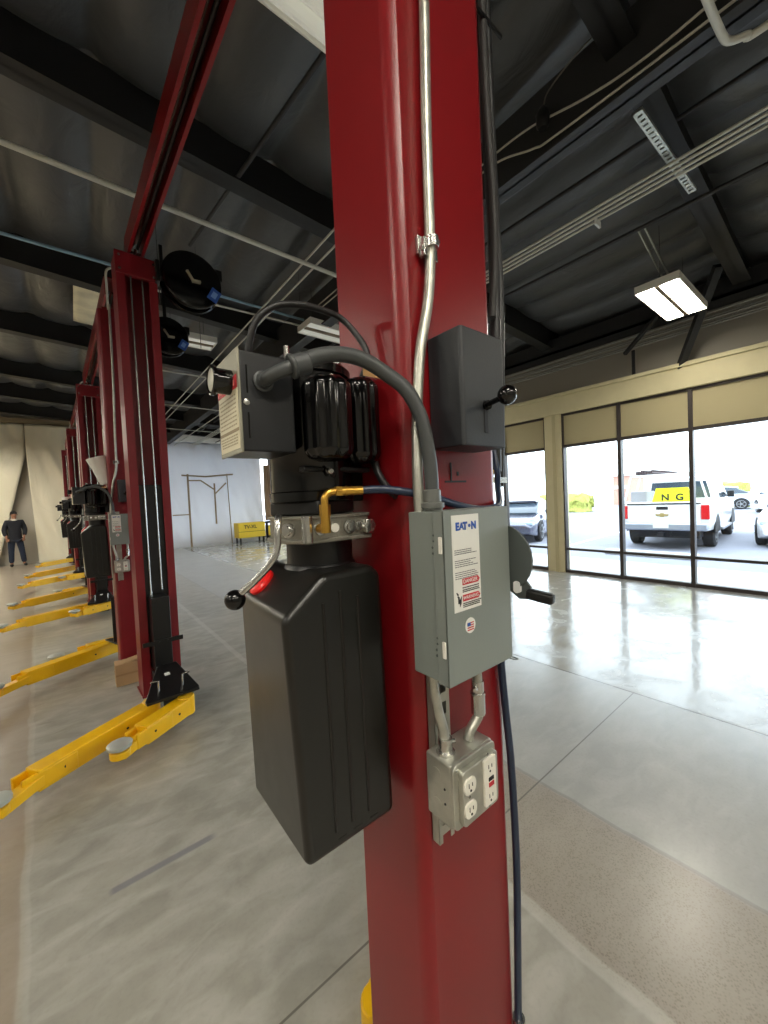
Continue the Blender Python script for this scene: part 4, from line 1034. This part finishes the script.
# ------------------------------------------------------------------ person in the slit
t = thing('person', 'person in dark jacket and jeans standing in the far sheeting slit', 'person', (-1.52, 17.0, 0), R(10))
def skin(name, nodes, edges, m, parent, sub=2, root=0):
    me = bpy.data.meshes.new(name); me.from_pydata([n[:3] for n in nodes], edges, []); me.materials.append(m)
    o = bpy.data.objects.new(name, me); COL.objects.link(o); o.parent = parent
    sk = o.modifiers.new('skin', 'SKIN'); sk.use_smooth_shade = True
    for i, n in enumerate(nodes):
        v = me.skin_vertices[0].data[i]; r = n[3]
        v.radius = (r, r) if not isinstance(r, tuple) else r
        v.use_root = (i == root)
    sb = o.modifiers.new('sub', 'SUBSURF'); sb.levels = sub; sb.render_levels = sub
    return o
nodes = [(0, 0, .95, (.14, .10)), (0, 0, 1.15, (.13, .09)), (0, .01, 1.38, (.15, .10)), (0, 0, 1.48, (.06, .06)), (0, -.01, 1.56, (.055, .06)), (0, -.015, 1.64, (.078, .092)), (0, -.01, 1.72, (.062, .075)),
         (-.09, 0, .90, .09), (-.11, -.01, .50, .06), (-.12, .02, .09, .042), (-.13, -.10, .04, .038),
         (.09, 0, .90, .09), (.13, -.02, .50, .06), (.17, .02, .09, .042), (.20, -.09, .04, .038),
         (-.19, 0, 1.42, .06), (-.27, .02, 1.16, .045), (-.24, -.09, .95, .03), (-.22, -.13, .88, .028),
         (.19, 0, 1.42, .06), (.27, .02, 1.16, .045), (.23, -.09, .95, .03), (.21, -.13, .88, .028)]
ed = [(0, 1), (1, 2), (2, 3), (3, 4), (4, 5), (5, 6), (0, 7), (7, 8), (8, 9), (9, 10), (0, 11), (11, 12), (12, 13), (13, 14), (2, 15), (15, 16), (16, 17), (17, 18), (2, 19), (19, 20), (20, 21), (21, 22)]
nodes = [(q[0] * (.88 if i > 14 else 1), *q[1:]) for i, q in enumerate(nodes)]
body = skin('body', nodes, ed, SKIN, t)
jn = [(0, 0, .93, (.175, .125)), (0, 0, 1.15, (.165, .12)), (0, .01, 1.36, (.18, .125)), (0, .0, 1.47, (.085, .08)),
      (-.20, 0, 1.42, .085), (-.28, .02, 1.16, .072), (-.25, -.08, .97, .058), (.20, 0, 1.42, .085), (.28, .02, 1.16, .072), (.24, -.08, .97, .058), (0, 0, .84, (.175, .12))]
obj_j = skin('jacket', [(q[0] * .88, *q[1:]) for q in jn], [(0, 1), (1, 2), (2, 3), (2, 4), (4, 5), (5, 6), (2, 7), (7, 8), (8, 9), (0, 10)], JACKET, t)
obj_j['label'] = 'dark jacket'
obj_t = skin('jeans', [(0, 0, .93, (.155, .115)), (-.09, 0, .84, .105), (-.115, -.01, .50, .08), (-.125, .015, .10, .068), (.09, 0, .84, .105), (.135, -.02, .50, .08), (.175, .015, .10, .068)], [(0, 1), (1, 2), (2, 3), (0, 4), (4, 5), (5, 6)], DENIM, t)
obj_t['label'] = 'dark blue jeans'
for s in (-1, 1):
    fx = -.13 if s < 0 else .195
    bm = ball(NB(), (fx, -.05, .045), .05, 16, 10, (.95, 2.5, .9)); obj('shoe', bm, SHOE, t, smooth='all')
    hx, hy, hz = (-.194 if s < 0 else .185), -.13, .88
    for k in range(4):
        dx = (-.024 + .016 * k); L = [.055, .066, .062, .05][k]
        skin('finger', [(hx + dx, hy, hz + .01, .010), (hx + dx * 1.1, hy - .004, hz - .03, .009), (hx + dx * 1.15, hy - .02, hz - .03 - L * .5, .0085), (hx + dx * 1.15, hy - .042, hz - .03 - L * .8, .007)], [(0, 1), (1, 2), (2, 3)], SKIN, body, 1)
    skin('thumb', [(hx - s * .015, hy - .01, hz + .02, .012), (hx - s * .038, hy - .03, hz - .0, .010), (hx - s * .045, hy - .045, hz - .03, .008)], [(0, 1), (1, 2)], SKIN, body, 1)
bm = ball(NB(), (0, .005, 1.695), .092, 18, 12, (.9, 1.05, .85)); obj('hair', bm, HAIR, t, smooth='all', label='short dark hair')
bm = NB(); ball(bm, (0, -.113, 1.645), .016, 10, 8, (.8, 1, 1.5)); ball(bm, (-.082, -.01, 1.65), .02, 10, 8, (.5, .8, 1.4)); ball(bm, (.082, -.01, 1.65), .02, 10, 8, (.5, .8, 1.4))
obj('nose_and_ears', bm, SKIN, t, smooth='all')
bm = NB(); ball(bm, (-.03, -.098, 1.668), .009, 8, 6); ball(bm, (.03, -.098, 1.668), .009, 8, 6); ball(bm, (0, -.105, 1.60), .012, 8, 6, (1.8, .6, .5))
obj('eyes_and_mouth', bm, mat('dark_features', (60, 30, 26), .5), t, smooth='all')
obj('collar', lathe(NB(), (0, -.015, 1.475), (0, -.2, 1), [(0, .085), (.02, .08), (.045, .072), (.05, .06)], 20), mat('pale_collar', (205, 200, 190), .8), t, smooth=True, label='pale collar')

# ------------------------------------------------------------------ outside
struct(obj('ground', B(7.72, 90, -60, 60, -.32, -.06), ASPH))
struct(obj('sidewalk', B(7.72, 9.4, -40, 40, -.06, 0.0), CONC)).name = 'trim_14'
for y, lb in ((.8, 'painted white parking stripe right of the white pickup'), (5.6, 'painted white parking stripe left of the white pickup')):
    tag(obj('parking_stripe', bar(NB(), (11.0, y, -.0585), (16.8, y + .3, -.0585), .10, .003), PAINTW), lb, 'road marking')
bm = NB(); box(bm, 10.6, 10.9, 2.3, 4.2, -.06, .06)
tag(obj('wheel_stop', bm, CONC, bevel=.03), 'concrete wheel stop behind the white pickup', 'wheel stop')
bm = NB(); box(bm, 17.6, 60, -40, 60, -.06, -.04)
def wheel(parent, x, y, r, w, side, zg=0.):
    bm = lathe(NB(), (x, y - w / 2, r), (0, 1, 0), [(0, r * .72), (.0, r * .9), (.03, r), (w - .03, r), (w, r * .9), (w, r * .72)], 32)
    wh = obj('wheel', bm, TYRE, parent, smooth=True)
    yy = y + (w / 2) * side
    bm = lathe(NB(), (x, yy, r), (0, side, 0), [(-.05, r * .70), (.006, r * .70), (.004, r * .62), (-.03, r * .55)], 28)
    for k in range(5):
        a = 2 * PI * k / 5; bar(bm, (x, yy - .0 * side, r), (x + r * .64 * math.cos(a), yy - .0 * side, r + r * .64 * math.sin(a)), .03, .06, (0, 1, 0))
    cyl(bm, (x, yy - .02 * side, r), (x, yy + .012 * side, r), .06, seg=14)
    obj('rim', bm, RIM, wh, smooth=True)
def loft(sections):   # list of (x, [(y,z)...]) closed rings of equal count
    bm = NB(); rings = [[bm.verts.new((x, y, z)) for y, z in ring] for x, ring in sections]
    n = len(rings[0])
    for A, C in zip(rings, rings[1:]):
        for i in range(n): bm.faces.new((A[i], A[(i + 1) % n], C[(i + 1) % n], C[i]))
    bm.faces.new(rings[0][::-1]); bm.faces.new(rings[-1]); return bm
def ring(w0, z0, w1, z1, w2=None, z2=None):
    # body cross section: bottom half-width w0 at z0, belt w1 at z1, top w2 at z2
    w2 = w2 or w1 * .93; z2 = z2 or z1 + .05
    return [(-w0, z0), (-w1, z0 + (z1 - z0) * .35), (-w1, z1), (-w2, z2), (w2, z2), (w1, z1), (w1, z0 + (z1 - z0) * .35), (w0, z0)]
# pickup, local x forward, origin at rear axle on the ground
Hd = R(4)
t = thing('pickup_truck', 'white pickup truck with loaded roof rack seen from behind outside', 'truck', (13.25, 3.42, -.055), Hd)
GZ = 0.
secs = [(-1.10, ring(.92, .50, .98, 1.18, .96, 1.24)), (-.5, ring(.95, .48, 1.0, 1.18, .97, 1.26)), (.95, ring(.95, .45, 1.0, 1.18, .97, 1.26))]
obj('bed', loft(secs), CARW, t, bevel=.02)
secs = [(.98, ring(.95, .42, 1.0, 1.15, .96, 1.22)), (3.0, ring(.95, .42, 1.0, 1.15, .95, 1.22)), (3.3, ring(.93, .42, .99, 1.08, .90, 1.16)), (4.35, ring(.90, .45, .95, 1.0, .85, 1.10)), (4.55, ring(.84, .5, .88, .95, .78, 1.02))]
obj('cab_body', loft(secs), CARW, t, bevel=.02)
secs = [(1.0, [(-.93, 1.2), (-.93, 1.24), (-.80, 1.84), (-.70, 1.88), (.70, 1.88), (.80, 1.84), (.93, 1.24), (.93, 1.2)]),
        (2.3, [(-.93, 1.2), (-.93, 1.24), (-.80, 1.86), (-.70, 1.90), (.70, 1.90), (.80, 1.86), (.93, 1.24), (.93, 1.2)]),
        (3.05, [(-.93, 1.18), (-.93, 1.2), (-.86, 1.24), (-.80, 1.26), (.80, 1.26), (.86, 1.24), (.93, 1.2), (.93, 1.18)])]
cab = obj('cab', loft(secs), CARW, t, bevel=.02)
obj('rear_window', prism(NB(), [(-.74, 1.30), (.74, 1.30), (.66, 1.78), (-.66, 1.78)], .985, .995, 'YZ'), CARGL, cab)
for s in (-1, 1):
    bm = NB(); A = [(1.15, .925, 1.28), (1.95, .925, 1.28), (1.9, .815, 1.78), (1.2, .815, 1.78)]; Bq = [(2.05, .925, 1.28), (2.85, .925, 1.28), (2.3, .83, 1.74), (2.02, .815, 1.78)]
    for q in (A, Bq):
        v1 = [bm.verts.new((p[0], s * (p[1] + .008), p[2])) for p in q]; v0 = [bm.verts.new((p[0], s * (p[1] - .01), p[2])) for p in q]
        bm.faces.new(v1); bm.faces.new(v0[::-1])
        for i in range(4): bm.faces.new((v1[i], v1[(i + 1) % 4], v0[(i + 1) % 4], v0[i]))
    obj('side_window', bm, CARGL, cab)
    obj('side_mirror', B(2.65, 2.78, s * 1.02 - .08, s * 1.02 + .08, 1.25, 1.45), INK, cab, bevel=.02)
    obj('tail_light', B(-1.135, -1.06, s * .89 - .085, s * .89 + .085, .80, 1.16), TAIL, t, bevel=.015)
tg = obj('tailgate', B(-1.125, -1.08, -.79, .79, .66, 1.20), CARW, t, bevel=.015)
obj('tailgate_handle', B(-1.135, -1.12, -.13, .13, 1.05, 1.13), INK, tg, bevel=.01)
bm = prism(NB(), [(-.15, .935), (-.05, .935), (-.04, .96), (.04, .96), (.05, .935), (.15, .935), (.13, .885), (.05, .885), (.04, .86), (-.04, .86), (-.05, .885), (-.13, .885)], -1.14, -1.12, 'YZ')
obj('emblem', bm, mat('gold_emblem', (185, 165, 110), .35, .6), tg)
obj('tailgate_trim', B(-1.14, -1.10, -.80, .80, 1.19, 1.225), INK, tg)
bp = obj('rear_bumper', B(-1.30, -1.08, -.95, .95, .52, .70), mat('bumper_chrome', (165, 172, 185), .3, .6), t, bevel=.03)
obj('license_plate', B(-1.315, -1.30, -.17, .17, .58, .70), WHITE, bp)
obj('hitch', B(-1.35, -1.1, -.06, .06, .36, .46), INK, bp)
obj('underbody', B(-1.0, 4.2, -.75, .75, .30, .50), INK, t)
for x in (0, 3.45):
    for s in (-1, 1):
        wheel(t, x, s * .84, .40, .26, s)
        bm = NB(); pr = [(x + .48 * math.cos(a), .40 + .48 * math.sin(a)) for a in [PI * i / 12 for i in range(13)]]
        prism(bm, pr, s * .985, s * 1.004, 'XZ'); obj('wheel_arch', bm, INK, t)
obj('running_board', B(.7, 2.7, -1.04, 1.04, .40, .46), RIM, t)
rk = NB()
for x in (-.95, .0, .95, 2.2):
    for s in (-1, 1): bar(rk, (x, s * .92, 1.24 if x < 1 else 1.85), (x, s * .74, 1.98), .04, .04)
    bar(rk, (x, -.76, 1.98), (x, .76, 1.98), .05, .05)
for s in (-1, 1): bar(rk, (-1.0, s * .74, 2.02), (2.4, s * .74, 2.02), .05, .05)
rack = obj('ladder_rack', rk, CARW, t)
bm = NB()
for k in range(4): bar(bm, (-.9, .62 - k * .12, 2.06 + .035 * (k % 2)), (2.0, .62 - k * .12, 2.06 + .035 * (k % 2)), .03, .09)
for k in range(8): bar(bm, (-.8 + k * .38, .66, 2.10), (-.8 + k * .38, .16, 2.10), .03, .03)
tag(obj('extension_ladder', bm.copy() if False else bm, mat('worn_ladder', (70, 55, 58), .6)), 'ladder stack tied on the rack of the white pickup', 'ladder')
lad = bpy.data.objects['extension_ladder']; lad.location = t.location; lad.rotation_euler = t.rotation_euler
bm = NB(); prism(bm, [(-.62, 1.24), (.30, 1.24), (.20, 1.62), (-.50, 1.62)], -.75, -.70, 'YZ')
sg = obj('yellow_sign', bm, mat('fluorescent_yellow', (232, 236, 40), .5), t, label='bright yellow panel with dark letters behind tailgate')
Mt = rootmat(t) @ Matrix.Translation((-.76, -.16, 1.36)) @ FACEX
text('N  G', .24, INK, sg, Mt, depth=.003, bold=.006)
obj('bed_crate', B(-.6, .3, .45, .85, 1.24, 1.55), mat('grey_crate', (150, 150, 155), .6), t, bevel=.02)

def car(name, label, loc, rz, paint, L=4.6, Wd=1.82, H_=1.42, cat='car'):
    t = thing(name, label, cat, loc, rz); w = Wd / 2; x0 = -L / 2; x1 = L / 2
    secs = [(x0, ring(w * .78, .42, w * .82, .78, w * .74, .86)), (x0 + .25, ring(w * .93, .25, w * .96, .82, w * .84, .98)), (x0 + 1.1, ring(w * .96, .2, w, .80, w * .86, 1.0)), (0, ring(w * .97, .2, w, .78, w * .88, .96)), (x1 - 1.4, ring(w * .97, .2, w, .76, w * .86, .94)), (x1 - .4, ring(w * .93, .22, w * .95, .66, w * .76, .78)), (x1, ring(w * .75, .32, w * .80, .52, w * .6, .60))]
    obj('body', loft(secs), paint, t, bevel=.03)
    g = lambda a, z, b, z2: [(-a, z), (-a, z + .01), (-b, z2), (-b * .9, z2 + .04), (b * .9, z2 + .04), (b, z2), (a, z + .01), (a, z)]
    gh = obj('greenhouse', loft([(x0 + .35, g(w * .82, .88, w * .78, .96)), (x0 + 1.3, g(w * .86, .90, w * .66, H_ - .08)), (.25, g(w * .88, .90, w * .68, H_ - .04)), (x1 - 1.15, g(w * .84, .86, w * .78, .92))]), CARGL, t, bevel=.02)
    obj('roof', loft([(x0 + 1.05, g(w * .67, H_ - .14, w * .62, H_ - .11)), (x0 + 1.5, g(w * .67, H_ - .06, w * .62, H_ - .03)), (.25, g(w * .69, H_ - .02, w * .62, H_ + .0)), (.55, g(w * .68, H_ - .12, w * .63, H_ - .09))]), paint, gh)
    for x in (x0 + .85, x1 - .9):
        for s in (-1, 1):
            bm = NB(); pr = [(x + .40 * math.cos(a), .33 + .40 * math.sin(a)) for a in [PI * i / 12 for i in range(13)]]
            prism(bm, pr, s * (w - .02), s * (w + .004), 'XZ'); obj('wheel_arch', bm, INK, t)
            wheel(t, x, s * (w - .10), .34, .22, s)
    for s in (-1, 1):
        obj('headlight', B(x1 - .35, x1 - .12, s * w * .72 - .14, s * w * .72 + .14, .58, .70), mat('headlight_lens', (190, 210, 230), .15), t, bevel=.03)
        obj('side_mirror', B(x1 - 1.75, x1 - 1.6, s * (w + .08) - .09, s * (w + .08) + .09, .92, 1.05), paint, t, bevel=.02)
    return t
car('sedan_car', 'dark grey sedan parked outside left of the cream pilaster', (13.4, 8.15, -.055), R(198), CARD_)
car('hatchback_car', 'white car nose cut off by the right edge of the photo', (15.55, .95, -.055), R(183), CARW, 4.4, 1.82, 1.5)
car('parked_car', 'white car far across the lot near the right edge', (28.5, 2.3, -.06), R(200), CARW, 4.8, 1.9, 1.7)
car('parked_car', 'pale distant car in front of the hedge right of pickup', (34, 6.4, -.06), R(95), mat('silver_car', (190, 195, 205), .3, .4), 4.6, 1.85, 1.5)
def hedge(x0, x1, y0, y1, h, label):
    bm = NB(); box(bm, x0, x1, y0, y1, -.06, h); bmesh.ops.subdivide_edges(bm, edges=bm.edges, cuts=18, use_grid_fill=True)
    for v in bm.verts:
        nn = noise.noise(v.co * 1.7) * .28 + noise.noise(v.co * 5) * .12
        v.co += Vector((nn, nn, nn if v.co.z > .3 else 0))
    tag(obj('hedge', bm, HEDGE, smooth='all'), label, 'hedge')
hedge(30, 31.5, 13.2, 16.8, 1.3, 'yellow-green hedge across the lot left of the white pickup')
hedge(36, 37.5, 5.0, 9.2, 1.6, 'yellow-green hedge across the lot right of the white pickup')
t = thing('distant_building', 'pale brown building far behind the pickup rack', 'building', (44, 15.5, -.06))
obj('wall', B(43.5, 48, 14.8, 16.2, -.06, 2.9), BRICK, t, world=True)
obj('roof', B(43.2, 48.3, 14.6, 16.4, 2.9, 3.1), WHITE, t, world=True)
obj('window_band', B(43.4, 43.5, 14.85, 16.15, 1.6, 1.9), WHITE, t, world=True)

# ------------------------------------------------------------------ light, sky, camera
w = bpy.data.worlds.new('sky'); bpy.context.scene.world = w; w.use_nodes = True
bg = w.node_tree.nodes['Background']; bg.inputs[0].default_value = (.84, .93, 1., 1); bg.inputs[1].default_value = 3.0
def setcam():
    cam = bpy.data.cameras.new('camera'); o = bpy.data.objects.new('camera', cam); COL.objects.link(o)
    yaw, pit, rol = R(38.75), R(1.85), R(2.6)
    F = Vector((math.sin(yaw) * math.cos(pit), math.cos(yaw) * math.cos(pit), -math.sin(pit)))
    R0 = F.cross(Vector((0, 0, 1))).normalized(); U0 = R0.cross(F)
    Rv = math.cos(rol) * R0 - math.sin(rol) * U0; Uv = math.cos(rol) * U0 + math.sin(rol) * R0
    M = Matrix(((Rv.x, Uv.x, -F.x, 0), (Rv.y, Uv.y, -F.y, 0), (Rv.z, Uv.z, -F.z, 1.6), (0, 0, 0, 1)))
    o.matrix_world = M
    cam.sensor_fit = 'VERTICAL'; cam.sensor_height = 24.; cam.lens = 385. / 1024. * 24.; cam.clip_start = .02; cam.clip_end = 300
    bpy.context.scene.camera = o
setcam()
sc = bpy.context.scene
sc.view_settings.view_transform = 'Standard'; sc.view_settings.look = 'None'; sc.view_settings.gamma = 1; sc.view_settings.use_curve_mapping = False
sc.view_settings.exposure = 1.05
